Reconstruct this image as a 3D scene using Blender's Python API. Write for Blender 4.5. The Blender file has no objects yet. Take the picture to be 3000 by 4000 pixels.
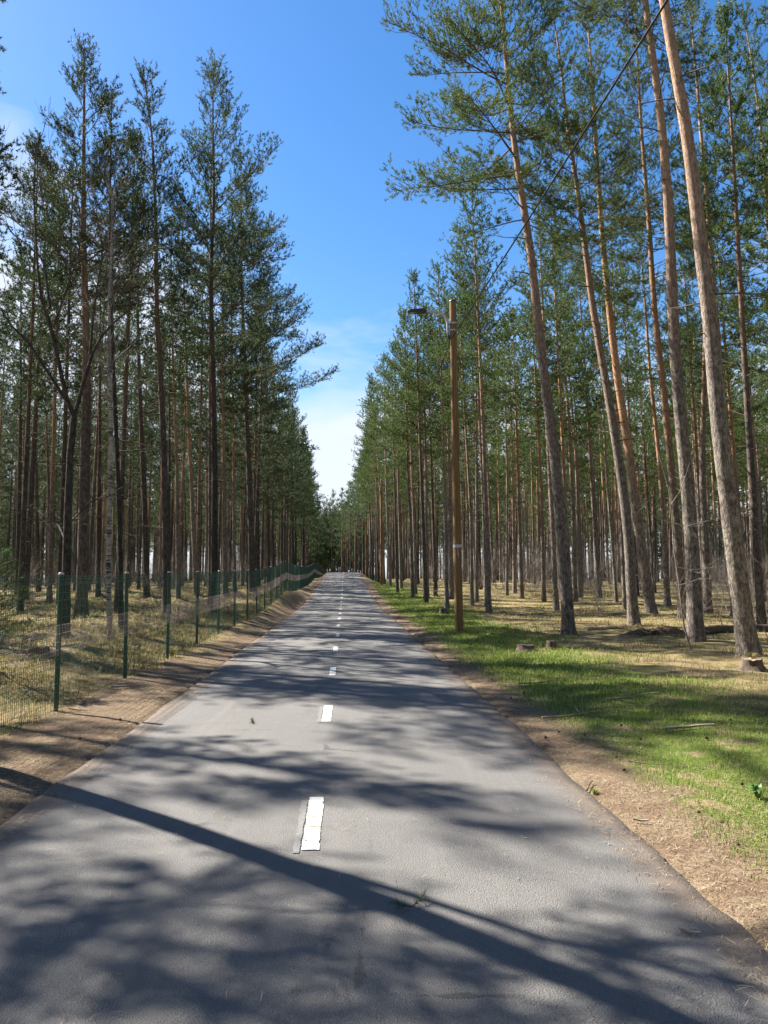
import bpy, math, random
import numpy as np
from mathutils import Vector, Matrix

rng = np.random.default_rng(7)
random.seed(7)
SC = bpy.context.scene
COL = SC.collection
R = math.radians

# ------------------------------------------------------------------ camera, sky, sun, exposure
FPX, CX, CY = 1661.0, 829.5, 1106.0          # the photograph measured at 1659 x 2212
TH = math.atan(137.0 / FPX)                  # camera pitch (up)
CAMH = 1.65
cam_d = bpy.data.cameras.new('camera')
cam_d.sensor_fit = 'VERTICAL'
cam_d.sensor_height = 36.0
cam_d.lens = 36.0 * FPX / 2212.0
cam_d.clip_start = 0.05
cam_d.clip_end = 2000
cam = bpy.data.objects.new('camera', cam_d)
COL.objects.link(cam)
cam.location = (0, 0, CAMH)
cam.rotation_euler = (math.pi / 2 + TH, 0, 0)
SC.camera = cam

SUN_EL, SUN_STR, SKY_STR, EXPO = R(43.5), 5.0, 0.05, 1.74
sun_h = Vector((-0.866, 0.5, 0.0)).normalized()   # horizontal direction towards the sun
sun_v = Vector((sun_h.x * math.cos(SUN_EL), sun_h.y * math.cos(SUN_EL), math.sin(SUN_EL)))
sl = bpy.data.lights.new('sun', 'SUN')
sl.energy = SUN_STR
sl.angle = R(0.53)
sl.color = (1.0, 0.945, 0.86)
so = bpy.data.objects.new('sun', sl)
COL.objects.link(so)
so.rotation_euler = sun_v.to_track_quat('Z', 'Y').to_euler()

world = bpy.data.worlds.new('World')
SC.world = world
world.use_nodes = True
wn, wl = world.node_tree.nodes, world.node_tree.links
wn.clear()


def N(nodes, typ, **kw):
    n = nodes.new(typ)
    for k, v in kw.items():
        setattr(n, k, v)
    return n


sky = N(wn, 'ShaderNodeTexSky', sky_type='NISHITA')
sky.sun_disc = False
sky.sun_elevation = SUN_EL
sky.sun_rotation = math.atan2(sun_h.x, sun_h.y)
sky.air_density = 1.15
sky.dust_density = 0.35
sky.ozone_density = 2.6
hsv = N(wn, 'ShaderNodeHueSaturation')
hsv.inputs['Hue'].default_value = 0.505
hsv.inputs['Saturation'].default_value = 1.32
hsv.inputs['Value'].default_value = 1.22
wl.new(sky.outputs[0], hsv.inputs['Color'])
tc = N(wn, 'ShaderNodeTexCoord')
sep = N(wn, 'ShaderNodeSeparateXYZ')
wl.new(tc.outputs['Generated'], sep.inputs[0])
mp = N(wn, 'ShaderNodeMapping')
mp.inputs['Scale'].default_value = (2.2, 2.2, 6.0)
mp.inputs['Rotation'].default_value = (0.0, 0.22, 0.0)
mp.inputs['Location'].default_value = (0.35, 0.0, 0.3)
wl.new(tc.outputs['Generated'], mp.inputs[0])
cn = N(wn, 'ShaderNodeTexNoise')
cn.inputs['Scale'].default_value = 1.7
cn.inputs['Detail'].default_value = 7
cn.inputs['Roughness'].default_value = 0.55
cn.inputs['Distortion'].default_value = 0.4
wl.new(mp.outputs[0], cn.inputs['Vector'])


def wmath(op, a, b=None, clamp=False):
    m = N(wn, 'ShaderNodeMath', operation=op)
    m.use_clamp = clamp
    for i, q in enumerate((a, b)):
        if q is None:
            continue
        if isinstance(q, (int, float)):
            m.inputs[i].default_value = q
        else:
            wl.new(q, m.inputs[i])
    return m.outputs[0]


# cloud cover grows towards the horizon and towards the sun's side
low = wmath('SUBTRACT', 1.0, wmath('DIVIDE', sep.outputs['Z'], 0.46), True)
side = wmath('MULTIPLY', wmath('SUBTRACT', wmath('MULTIPLY', sep.outputs['X'], -1.0), 0.13, True), 1.0)
side = wmath('MULTIPLY', side, wmath('SUBTRACT', 1.0, wmath('DIVIDE', sep.outputs['Z'], 0.62), True))
cov = wmath('ADD', wmath('MULTIPLY', wmath('POWER', low, 1.1), 0.95), wmath('MULTIPLY', side, 3.0))
cl = wmath('MULTIPLY', wmath('SUBTRACT', wmath('ADD', cn.outputs['Fac'], cov), 0.72), 3.2, True)
cl = wmath('MULTIPLY', cl, 0.9)
mixc = N(wn, 'ShaderNodeMixRGB')
wl.new(wmath('MULTIPLY', cl, 1.0), mixc.inputs[0])
wl.new(hsv.outputs[0], mixc.inputs[1])
mixc.inputs[2].default_value = (5.6, 6.0, 6.6, 1)
bg = N(wn, 'ShaderNodeBackground')
bg.inputs[1].default_value = SKY_STR
wl.new(mixc.outputs[0], bg.inputs[0])
wo = N(wn, 'ShaderNodeOutputWorld')
wl.new(bg.outputs[0], wo.inputs[0])

SC.view_settings.view_transform = 'Standard'
SC.view_settings.look = 'None'
SC.view_settings.exposure = EXPO
SC.view_settings.gamma = 1.0
SC.cycles.max_bounces = 6
SC.cycles.diffuse_bounces = 2
SC.cycles.transparent_max_bounces = 6


# ------------------------------------------------------------------ helpers: noise, pixels, meshes
def _h(ix, iy, seed):
    ix = ix.astype(np.int64); iy = iy.astype(np.int64)
    n = (ix * 374761393 + iy * 668265263 + seed * 1442695041) & 0x7fffffff
    n = ((n ^ (n >> 13)) * 1274126177) & 0x7fffffff
    return ((n ^ (n >> 16)) & 0xffff) / 65535.0


def vnoise(x, y, seed=0):
    x = np.asarray(x, float); y = np.asarray(y, float)
    ix = np.floor(x); iy = np.floor(y)
    fx = x - ix; fy = y - iy
    fx = fx * fx * (3 - 2 * fx); fy = fy * fy * (3 - 2 * fy)
    a = _h(ix, iy, seed); b = _h(ix + 1, iy, seed); c = _h(ix, iy + 1, seed); d = _h(ix + 1, iy + 1, seed)
    return (a * (1 - fx) + b * fx) * (1 - fy) + (c * (1 - fx) + d * fx) * fy


def fbm(x, y, seed=0, oct=3):
    s = 0; a = 0.5
    for i in range(oct):
        s = s + a * (vnoise(x * 2 ** i, y * 2 ** i, seed + i * 17) - 0.5) * 2
        a *= 0.5
    return s


def sstep(a, b, x):
    t = np.clip((np.asarray(x, float) - a) / (b - a), 0, 1)
    return t * t * (3 - 2 * t)


def cu(X, Y):                                    # lateral offset from the painted line of the path
    return X + 0.2 + 0.0507 * Y


def cx(u, Y):
    return u - 0.2 - 0.0507 * Y


def road_z(Y):
    return np.interp(Y, [-40, 38, 43, 52, 62, 80, 98, 106, 114, 130, 160, 240, 420],
                     [0, 0, .04, .30, .70, 1.26, 1.94, 2.08, 2.0, 1.6, 1.0, .8, .8])


def fence_z(Y):
    return np.interp(Y, [-40, 10, 18, 28, 36, 42, 50, 61, 67, 75, 82, 95, 121, 160, 240, 420],
                     [0.0, .0, .07, .18, .42, .80, .60, .70, .74, 1.0, 1.34, 1.1, .85, .8, .8, .8])


HW = 2.07                                        # half width of the asphalt


def ground(X, Y):
    X = np.asarray(X, float); Y = np.asarray(Y, float)
    u = cu(X, Y)
    rz = road_z(Y)
    hum = fbm(X * 0.55, Y * 0.55, 3, 3)
    fine = fbm(X * 2.3, Y * 2.3, 9, 2)
    # left side
    fz = fence_z(Y)
    tl = sstep(-HW - 0.05, -3.15, u)
    deep = sstep(-6, -22, u)
    left = rz * (1 - tl) + (fz * (1 - 0.45 * deep)) * tl
    left = left + (0.27 * hum + 0.08 * fine) * sstep(-3.25, -5.2, u) + (0.02 + .05 * sstep(14, 25, Y)) * fine * sstep(-2.3, -2.8, u)
    left = left + 0.16 * sstep(-3.4, -5.5, u) * (1 - sstep(20, 40, Y))
    # right side
    drop = 1.0 * sstep(62, 106, Y)
    tr = sstep(HW + 0.1, 3.9, u)
    right = rz - drop * tr + (0.10 * hum + 0.04 * fine) * sstep(2.8, 5.0, u) + 0.07 * sstep(2.6, 4.5, u)
    right = right + 0.14 * np.exp(-((X - 2.25) ** 2 + (Y - 21.3) ** 2) / 1.6)
    z = np.where(u < 0, left, right)
    inside = 1 - sstep(HW - 0.06, HW + 0.10, np.abs(u))
    z = z * (1 - inside) + (rz - 0.05) * inside
    z = z - 0.012 * (1 - sstep(HW + 0.1, HW + 0.5, np.abs(u)))
    return z


def gz(x, y):
    return float(ground(np.array([x]), np.array([y]))[0])


def ray(px, py):
    a = (px - CX) / FPX
    b = (CY - py) / FPX
    return np.array([a, math.cos(TH) - b * math.sin(TH), math.sin(TH) + b * math.cos(TH)])


def at(px, py, Y):                               # the point seen at a pixel, Y metres ahead
    d = ray(px, py)
    return np.array([0, 0, CAMH]) + d * (Y / d[1])


def on_ground(px, py):                           # the ground point seen at a pixel
    d = ray(px, py)
    t = 1.5 / max(-d[2], 0.004)
    ts = np.linspace(1.5, min(t * 1.6 + 4, 140), 1500)
    P = np.array([0, 0, CAMH])[None] + ts[:, None] * d[None]
    below = np.where(P[:, 2] <= ground(P[:, 0], P[:, 1]))[0]
    k = below[0] if len(below) else len(ts) - 1
    return P[k]


class MB:
    def __init__(s):
        s.v = []; s.f = []; s.m = []; s.n = 0; s.sm = []

    def add(s, v, f, mat=0, smooth=True):
        v = np.asarray(v, np.float32).reshape(-1, 3); f = np.asarray(f, np.int64)
        if len(f) == 0:
            return
        s.v.append(v); s.f.append(f + s.n); s.m.append((len(f), mat, smooth)); s.n += len(v)

    def merge(s, o, M=None):
        for v, f, m in zip(o.v, o.f, o.m):
            pass
        V = np.concatenate(o.v)
        if M is not None:
            V = V @ np.asarray(M)[:3, :3].T + np.asarray(M)[:3, 3]
        s.v.append(V.astype(np.float32))
        for f, m in zip(o.f, o.m):
            s.f.append(f + s.n); s.m.append(m)
        s.n += len(V)

    def mesh(s, name, mats):
        me = bpy.data.meshes.new(name)
        V = np.concatenate(s.v).astype(np.float32)
        me.vertices.add(len(V)); me.vertices.foreach_set('co', V.ravel())
        tot = np.concatenate([np.full(len(f), f.shape[1], np.int32) for f in s.f])
        loops = np.concatenate([f.ravel() for f in s.f]).astype(np.int32)
        me.loops.add(len(loops)); me.loops.foreach_set('vertex_index', loops)
        me.polygons.add(len(tot))
        st = np.concatenate([[0], np.cumsum(tot)[:-1]]).astype(np.int32)
        me.polygons.foreach_set('loop_start', st)
        me.polygons.foreach_set('loop_total', tot)
        me.polygons.foreach_set('material_index', np.concatenate([np.full(n, m, np.int32) for n, m, _ in s.m]))
        me.polygons.foreach_set('use_smooth', np.concatenate([np.full(n, b, bool) for n, _, b in s.m]))
        for m in (mats if isinstance(mats, (list, tuple)) else [mats]):
            me.materials.append(m)
        me.update(calc_edges=True)
        me.validate()
        return me

    def build(s, name, mats, parent=None, loc=None):
        return place(name, s.mesh(name, mats), parent, loc)


def place(name, me, parent=None, loc=None):
    o = bpy.data.objects.new(name, me)
    COL.objects.link(o)
    if parent is not None:
        o.parent = parent
    if loc is not None:
        o.location = loc
    return o


def tag(o, label=None, cat=None, group=None, kind=None):
    if label: o['label'] = label
    if label and len(label.split()) > 15: print('LONG', label)
    if cat: o['category'] = cat
    if group: o['group'] = group
    if kind: o['kind'] = kind
    return o


def empty(name, loc, label=None, cat=None, group=None, rz=0.0):
    o = bpy.data.objects.new(name, None)
    COL.objects.link(o)
    o.location = loc
    o.rotation_euler = (0, 0, rz)
    o.empty_display_size = 0.2
    return tag(o, label, cat, group)


def copy_tree(o, parent=None):
    c = o.copy(); COL.objects.link(c)
    if parent is not None:
        c.parent = parent
    for ch in list(o.children):
        copy_tree(ch, c)
    return c


def unit(a):
    a = np.asarray(a, float)
    return a / (np.linalg.norm(a, axis=-1, keepdims=True) + 1e-9)


def tube_geo(path, rad, segs=6, cap=True, wob=0.0, seed=0):
    P = np.asarray(path, float); n = len(P)
    rad = np.broadcast_to(np.asarray(rad, float), (n,))
    T = unit(np.gradient(P, axis=0))
    d = P[-1] - P[0]
    ref = np.zeros(3); ref[np.argmin(np.abs(d))] = 1
    A = unit(np.cross(T, ref)); B = np.cross(T, A)
    an = np.arange(segs) * 2 * math.pi / segs
    rr = rad[:, None] * np.ones((1, segs))
    if wob:
        s = np.linspace(0, n, n)[:, None] * 0.9
        rr = rr * (1 + wob * fbm(s + 0 * an[None], an[None] * 1.6 + 0 * s, seed, 3))
    V = P[:, None, :] + rr[..., None] * (np.cos(an)[None, :, None] * A[:, None] + np.sin(an)[None, :, None] * B[:, None])
    i = np.arange(n - 1)[:, None] * segs; j = np.arange(segs)[None]; k = (j + 1) % segs
    F = np.stack([i + j, i + k, i + segs + k, i + segs + j], -1).reshape(-1, 4)
    V = V.reshape(-1, 3)
    return V, F


def tube(mb, path, rad, segs=6, mat=0, cap=False, **kw):
    V, F = tube_geo(path, rad, segs, **kw)
    mb.add(V, F, mat)
    if cap:
        P = np.asarray(path, float)
        n = len(P)
        c0, c1 = P[0], P[-1]
        ring0 = V[:segs]; ring1 = V[-segs:]
        j = np.arange(segs); k = (j + 1) % segs
        mb.add(np.vstack([ring0, c0]), np.stack([k, j, np.full(segs, segs)], -1), mat, False)
        mb.add(np.vstack([ring1, c1]), np.stack([j, k, np.full(segs, segs)], -1), mat, False)


def box(mb, c, s, mat=0, rot=None):
    x, y, z = np.array(s) / 2
    V = np.array([[-x, -y, -z], [x, -y, -z], [x, y, -z], [-x, y, -z], [-x, -y, z], [x, -y, z], [x, y, z], [-x, y, z]])
    if rot is not None:
        V = V @ np.asarray(rot).T
    mb.add(V + np.array(c), [[0, 3, 2, 1], [4, 5, 6, 7], [0, 1, 5, 4], [1, 2, 6, 5], [2, 3, 7, 6], [3, 0, 4, 7]], mat, False)


# ------------------------------------------------------------------ materials
class G:
    """small node-graph helper for one material"""
    def __init__(s, name):
        s.m = bpy.data.materials.new(name)
        s.m.use_nodes = True
        s.n = s.m.node_tree.nodes; s.l = s.m.node_tree.links
        s.n.clear()
        s.out = s.n.new('ShaderNodeOutputMaterial')

    def link(s, a, b):
        if isinstance(a, (int, float)):
            b.default_value = a
        elif isinstance(a, (tuple, list)):
            b.default_value = tuple(a) + ((1,) if len(a) == 3 and len(b.default_value) == 4 else ())
        else:
            s.l.new(a, b)

    def math(s, op, a, b=0.0, clamp=False):
        n = s.n.new('ShaderNodeMath'); n.operation = op; n.use_clamp = clamp
        s.link(a, n.inputs[0]); s.link(b, n.inputs[1])
        return n.outputs[0]

    def pos(s):
        return s.n.new('ShaderNodeNewGeometry').outputs['Position']

    def obj(s):
        return s.n.new('ShaderNodeTexCoord').outputs['Object']

    def map(s, v, scale=(1, 1, 1), rot=(0, 0, 0), loc=(0, 0, 0)):
        n = s.n.new('ShaderNodeMapping')
        s.l.new(v, n.inputs[0])
        n.inputs['Scale'].default_value = scale; n.inputs['Rotation'].default_value = rot; n.inputs['Location'].default_value = loc
        return n.outputs[0]

    def noise(s, v, scale, detail=4, rough=0.55, dist=0.0):
        n = s.n.new('ShaderNodeTexNoise')
        s.l.new(v, n.inputs['Vector'])
        n.inputs['Scale'].default_value = scale; n.inputs['Detail'].default_value = detail
        n.inputs['Roughness'].default_value = rough; n.inputs['Distortion'].default_value = dist
        return n.outputs['Fac']

    def voro(s, v, scale, feature='F1', out='Distance'):
        n = s.n.new('ShaderNodeTexVoronoi'); n.feature = feature
        s.l.new(v, n.inputs['Vector']); n.inputs['Scale'].default_value = scale
        return n.outputs[out]

    def ramp(s, f, stops):
        n = s.n.new('ShaderNodeValToRGB')
        s.link(f, n.inputs[0])
        e = n.color_ramp.elements
        while len(e) < len(stops):
            e.new(0.5)
        for q, (p, c) in zip(e, stops):
            q.position = p
            q.color = (c, c, c, 1) if isinstance(c, (int, float)) else tuple(c) + (1,)
        return n.outputs[0]

    def mr(s, f, a, b, c=0.0, d=1.0):
        n = s.n.new('ShaderNodeMapRange'); n.interpolation_type = 'SMOOTHSTEP'
        s.link(f, n.inputs[0])
        for i, q in enumerate((a, b, c, d)):
            n.inputs[i + 1].default_value = q
        return n.outputs[0]

    def mix(s, f, a, b, mode='MIX'):
        n = s.n.new('ShaderNodeMixRGB'); n.blend_type = mode
        s.link(f, n.inputs[0]); s.link(a, n.inputs[1]); s.link(b, n.inputs[2])
        return n.outputs[0]

    def sep(s, v):
        n = s.n.new('ShaderNodeSeparateXYZ'); s.l.new(v, n.inputs[0]); return n.outputs

    def bump(s, h, strength=0.5, dist=0.02):
        n = s.n.new('ShaderNodeBump'); n.inputs['Strength'].default_value = strength; n.inputs['Distance'].default_value = dist
        s.l.new(h, n.inputs['Height']); return n.outputs[0]

    def princ(s, col, rough=0.8, normal=None, spec=0.3, metal=0.0):
        n = s.n.new('ShaderNodeBsdfPrincipled')
        s.link(col, n.inputs['Base Color']); s.link(rough, n.inputs['Roughness'])
        n.inputs['Specular IOR Level'].default_value = spec; n.inputs['Metallic'].default_value = metal
        if normal is not None:
            s.l.new(normal, n.inputs['Normal'])
        return n.outputs[0]

    def leafy(s, col, trans=0.35, rough=0.6, spec=0.25):
        a = s.princ(col, rough, None, spec)
        t = s.n.new('ShaderNodeBsdfTranslucent'); s.link(col, t.inputs[0])
        m = s.n.new('ShaderNodeMixShader'); m.inputs[0].default_value = trans
        s.l.new(a, m.inputs[1]); s.l.new(t.outputs[0], m.inputs[2])
        return m.outputs[0]

    def island(s):
        return s.n.new('ShaderNodeNewGeometry').outputs['Random Per Island']

    def objrand(s):
        return s.n.new('ShaderNodeObjectInfo').outputs['Random']

    def done(s, sh):
        s.l.new(sh, s.out.inputs[0]); return s.m


def mat_bark(name, lo, mid, hi, z0, z1, plate=1.0):
    g = G(name)
    o = g.obj(); z = g.sep(o)['Z']
    base = g.map(o, (1, 1, 0.22))
    warp = g.noise(base, 5, 3)
    ad = g.n.new('ShaderNodeVectorMath'); ad.operation = 'ADD'
    sc = g.n.new('ShaderNodeVectorMath'); sc.operation = 'SCALE'; sc.inputs[3].default_value = 0.16
    cmb = g.n.new('ShaderNodeCombineXYZ'); g.l.new(warp, cmb.inputs[0]); g.l.new(g.noise(base, 6.3, 2), cmb.inputs[1]); g.l.new(warp, cmb.inputs[2])
    g.l.new(cmb.outputs[0], sc.inputs[0]); g.l.new(base, ad.inputs[0]); g.l.new(sc.outputs[0], ad.inputs[1])
    edge = g.voro(ad.outputs[0], 17 * plate, 'DISTANCE_TO_EDGE')
    fiss = g.noise(g.map(o, (1, 1, .16)), 34, 5, .7, .6)
    crack = g.math('MULTIPLY', g.mr(edge, -.06, 0.15), g.mr(fiss, .30, .46))
    n1 = g.mr(g.noise(g.map(o, (1, 1, .42)), 15, 6, 0.72), .36, .64)
    up = g.mr(g.math('ADD', z, g.math('MULTIPLY', g.noise(o, 1.1, 3), 3.0)), z0, z1)
    lowc = g.mix(n1, tuple(c * 0.45 for c in lo), tuple(min(c * 1.4, .6) for c in lo))
    highc = g.mix(n1, mid, hi)
    col = g.mix(up, lowc, highc)
    flake = g.mr(g.noise(g.map(o, (1, 1, .45)), 9, 4, .7), .56, .66)
    col = g.mix(g.math('MULTIPLY', flake, g.math('MULTIPLY', up, .8)), col, tuple(c * 0.75 for c in lo))
    lich = g.mr(g.noise(o, 3.2, 4, .6), .56, .72)
    col = g.mix(g.math('MULTIPLY', lich, .3), col, (.23, .24, .17))
    col = g.mix(crack, g.mix(.25, g.mix(up, (.028, .022, .018), (.13, .06, .03)), col), col)
    rnd = g.math('ADD', g.math('MULTIPLY', g.objrand(), .45), .78)
    col = g.mix(1.0, col, rnd, 'MULTIPLY')
    h = g.math('ADD', g.math('MULTIPLY', crack, g.mr(up, 0, 1, 1.0, .45)), g.math('MULTIPLY', n1, .5))
    return g.done(g.princ(col, .9, g.bump(h, .6, .014), .15))


M = {}
M['bark'] = mat_bark('pine_bark', (.235, .198, .165), (.34, .20, .125), (.47, .33, .23), 6.5, 14.0, 1.5)
M['bark_orange'] = mat_bark('pine_bark_orange', (.23, .188, .152), (.40, .21, .108), (.52, .325, .195), 5.0, 11.5, 1.5)
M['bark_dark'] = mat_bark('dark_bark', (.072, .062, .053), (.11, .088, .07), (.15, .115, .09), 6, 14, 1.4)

g = G('twig_bark'); o = g.obj()
M['twig'] = g.done(g.princ(g.mix(g.noise(o, 8, 3), (.07, .055, .042), (.17, .13, .10)), .9, None, .1))
g = G('grey_twig'); o = g.obj()
M['grey_twig'] = g.done(g.princ(g.mix(g.noise(o, 6, 3), (.16, .13, .105), (.33, .29, .25)), .9, None, .1))
g = G('birch_bark'); o = g.obj()
bnd = g.noise(g.map(o, (3, 3, 22)), 1.2, 4, .7)
blk = g.mr(g.math('ADD', bnd, g.math('MULTIPLY', g.noise(o, 2.2, 2), .5)), .74, .86)
M['birch'] = g.done(g.princ(g.mix(blk, g.mix(g.noise(o, 6), (.30, .25, .21), (.50, .44, .38)), (.05, .045, .04)), .7, None, .2))


M['bark_shaded'] = mat_bark('shaded_pine_bark', (.105, .088, .075), (.20, .118, .075), (.29, .19, .13), 7.0, 14.0, 1.5)  # pine bark with the shade of backlit and far trunks put into its colour


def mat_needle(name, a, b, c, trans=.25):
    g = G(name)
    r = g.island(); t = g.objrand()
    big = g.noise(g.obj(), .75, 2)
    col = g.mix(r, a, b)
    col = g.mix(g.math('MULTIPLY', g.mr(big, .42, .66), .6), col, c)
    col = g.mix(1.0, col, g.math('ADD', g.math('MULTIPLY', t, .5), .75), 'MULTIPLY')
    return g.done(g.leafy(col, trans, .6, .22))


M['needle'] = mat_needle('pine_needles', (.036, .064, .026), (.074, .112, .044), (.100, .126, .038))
M['needle_sunlit'] = mat_needle('pine_needles_sunny', (.050, .088, .026), (.105, .152, .042), (.150, .178, .040), .34)  # sunlit look put into the colour: brighter, yellower copy for right-hand crowns
M['spruce'] = mat_needle('spruce_needles', (.03, .07, .015), (.06, .12, .03), (.08, .14, .03))

# ground: needle covered sandy verge, fresh grass, straw and moss of the wood's floor
g = G('forest_ground'); p = g.pos(); s3 = g.sep(p)
u = g.math('ADD', g.math('ADD', s3['X'], .2), g.math('MULTIPLY', s3['Y'], .0507))
n_big = g.noise(p, .5, 4, .6); n_mid = g.noise(p, 2.2, 5, .6); n_fine = g.noise(p, 23, 5, .7)
n_vf = g.noise(g.map(p, (1, 1, 1), (0, 0, .5)), 85, 3, .7)
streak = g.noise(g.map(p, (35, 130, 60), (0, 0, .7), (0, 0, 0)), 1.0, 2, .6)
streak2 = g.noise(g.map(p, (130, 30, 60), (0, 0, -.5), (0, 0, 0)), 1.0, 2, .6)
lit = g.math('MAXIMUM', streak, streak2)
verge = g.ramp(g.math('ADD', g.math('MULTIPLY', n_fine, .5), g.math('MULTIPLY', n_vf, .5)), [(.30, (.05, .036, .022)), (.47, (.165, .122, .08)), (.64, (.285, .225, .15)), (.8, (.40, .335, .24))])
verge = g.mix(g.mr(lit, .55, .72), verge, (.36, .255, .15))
verge = g.mix(g.math('MULTIPLY', g.mr(n_mid, .44, .60), .7), verge, g.mix(n_vf, (.07, .045, .03), (.22, .145, .095)))
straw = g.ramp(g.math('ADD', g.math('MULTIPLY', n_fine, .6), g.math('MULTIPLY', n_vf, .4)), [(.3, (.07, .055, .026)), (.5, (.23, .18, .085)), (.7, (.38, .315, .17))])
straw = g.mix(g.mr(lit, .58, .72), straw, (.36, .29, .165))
moss = g.mix(n_fine, (.05, .046, .014), (.165, .145, .048))
dirt = g.mix(n_fine, (.07, .045, .03), (.19, .125, .085))
floor = g.mix(g.math('MULTIPLY', g.mr(n_mid, .47, .62), .85), straw, moss)
floor = g.mix(g.math('MULTIPLY', g.mr(n_big, .52, .66), .75), floor, dirt)
grass = g.mix(n_fine, (.055, .085, .018), (.17, .22, .045))
grass = g.mix(g.mr(n_mid, .53, .66), grass, g.mix(n_vf, (.16, .11, .06), (.40, .31, .18)))
uw = g.math('ADD', u, g.math('MULTIPLY', g.math('SUBTRACT', n_mid, .5), 1.5))
uw2 = g.math('ADD', u, g.math('MULTIPLY', g.math('SUBTRACT', n_big, .5), 5.0))
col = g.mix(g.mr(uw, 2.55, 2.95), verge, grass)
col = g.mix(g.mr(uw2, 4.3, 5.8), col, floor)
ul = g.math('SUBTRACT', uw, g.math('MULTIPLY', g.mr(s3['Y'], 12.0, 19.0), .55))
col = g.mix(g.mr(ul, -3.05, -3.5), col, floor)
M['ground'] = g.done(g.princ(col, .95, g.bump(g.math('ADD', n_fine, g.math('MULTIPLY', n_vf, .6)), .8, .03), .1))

# asphalt
g = G('asphalt'); p = g.pos(); s3 = g.sep(p)
u = g.math('ADD', g.math('ADD', s3['X'], .2), g.math('MULTIPLY', s3['Y'], .0507))
agg = g.voro(p, 130, 'F1'); agg2 = g.noise(p, 260, 3, .8); patch = g.noise(p, .7, 5, .6)
fine = g.noise(p, 60, 4, .75)
lane = g.noise(g.map(p, (7, .35, 1), (0, 0, .0507)), 1.0, 4, .6)
base = g.mix(fine, (.124, .119, .112), (.182, .174, .163))
base = g.mix(g.mr(patch, .42, .68), base, g.mix(fine, (.146, .139, .130), (.198, .189, .176)))
base = g.mix(g.math('MULTIPLY', g.mr(lane, .48, .70), .5), base, (.196, .187, .175))
grain = g.noise(p, 150, 2, .6)
base = g.mix(g.math('MULTIPLY', g.mr(grain, .50, .68), .62), base, (.085, .082, .08))
base = g.mix(g.math('MULTIPLY', g.mr(grain, .46, .32), .5), base, (.26, .248, .232))
base = g.mix(g.math('MULTIPLY', g.mr(agg2, .5, .64), .5), base, (.085, .083, .08))
base = g.mix(g.mr(agg, .13, .04), base, (.33, .31, .29))
stain = g.noise(p, 2.6, 5, .65)
base = g.mix(g.math('MULTIPLY', g.mr(stain, .55, .70), .35), base, (.095, .09, .085))
ck = g.voro(g.map(p, (1, 1, 1)), .55, 'DISTANCE_TO_EDGE')
ckw = g.noise(p, 3.0, 5, .7)
crack = g.math('MULTIPLY', g.mr(g.math('ADD', ck, g.math('MULTIPLY', g.math('SUBTRACT', ckw, .5), .10)), .006, .001), g.mr(g.noise(p, .5, 2), .50, .58))
base = g.mix(g.math('MULTIPLY', crack, .6), base, (.05, .047, .044))
spk = g.voro(p, 22, 'F1', 'Distance')
base = g.mix(g.mr(spk, .06, .03), base, (.42, .39, .36))
edge = g.mr(g.math('ADD', g.math('ABSOLUTE', u), g.math('MULTIPLY', g.noise(p, 5, 4), .5)), 1.98, 2.32)
base = g.mix(g.math('MULTIPLY', edge, .8), base, g.mix(fine, (.10, .075, .055), (.22, .165, .12)))
h = g.math('ADD', g.math('MULTIPLY', agg, 1.3), g.math('MULTIPLY', agg2, .9))
M['asphalt'] = g.done(g.princ(base, .82, g.bump(h, .7, .006), .3))

g = G('worn_paint'); p = g.pos(); s3 = g.sep(p)
crk = g.noise(g.map(p, (4, 20, 1), (0, 0, .05)), 1.0, 4, .7, .5)
wear = g.mr(crk, .54, .60)
fl = g.mr(g.noise(p, 26, 4, .8), .60, .65)
wear = g.math('MAXIMUM', wear, fl)
M['paint'] = g.done(g.princ(g.mix(wear, g.mix(g.noise(p, 12), (.56, .545, .49), (.72, .70, .63)), (.20, .165, .13)), .6, g.bump(wear, -.4, .003), .3))
g = G('old_paint'); p = g.pos()
M['old_paint'] = g.done(g.princ(g.mix(g.mr(g.noise(p, 45, 4, .8), .42, .58), (.15, .145, .138), (.195, .19, .183)), .8))


def mat_blades(name, stops, trans=.4):
    g = G(name)
    return g.done(g.leafy(g.ramp(g.island(), stops), trans, .55, .2))


M['grass'] = mat_blades('grass_blades', [(0, (.08, .15, .015)), (.4, (.15, .255, .028)), (.74, (.26, .355, .045)), (.82, (.36, .31, .13)), (1, (.55, .47, .27))])
M['straw'] = mat_blades('dry_grass_blades', [(0, (.12, .08, .035)), (.3, (.26, .19, .085)), (.62, (.44, .35, .19)), (.7, (.11, .14, .025)), (1, (.18, .20, .04))])
M['litter'] = mat_blades('dry_needles', [(0, (.10, .06, .035)), (.35, (.27, .175, .10)), (.75, (.42, .31, .19)), (1, (.58, .49, .36))], .15)


def mat_plain(name, a, b, rough=.6, scale=6, spec=.3, metal=0.0, st=(1, 1, 1), bump=0.0):
    g = G(name); o = g.obj()
    n = g.noise(g.map(o, st), scale, 5, .6)
    return g.done(g.princ(g.mix(g.mr(n, .3, .7), a, b), rough, g.bump(n, bump, .01) if bump else None, spec, metal))


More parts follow.
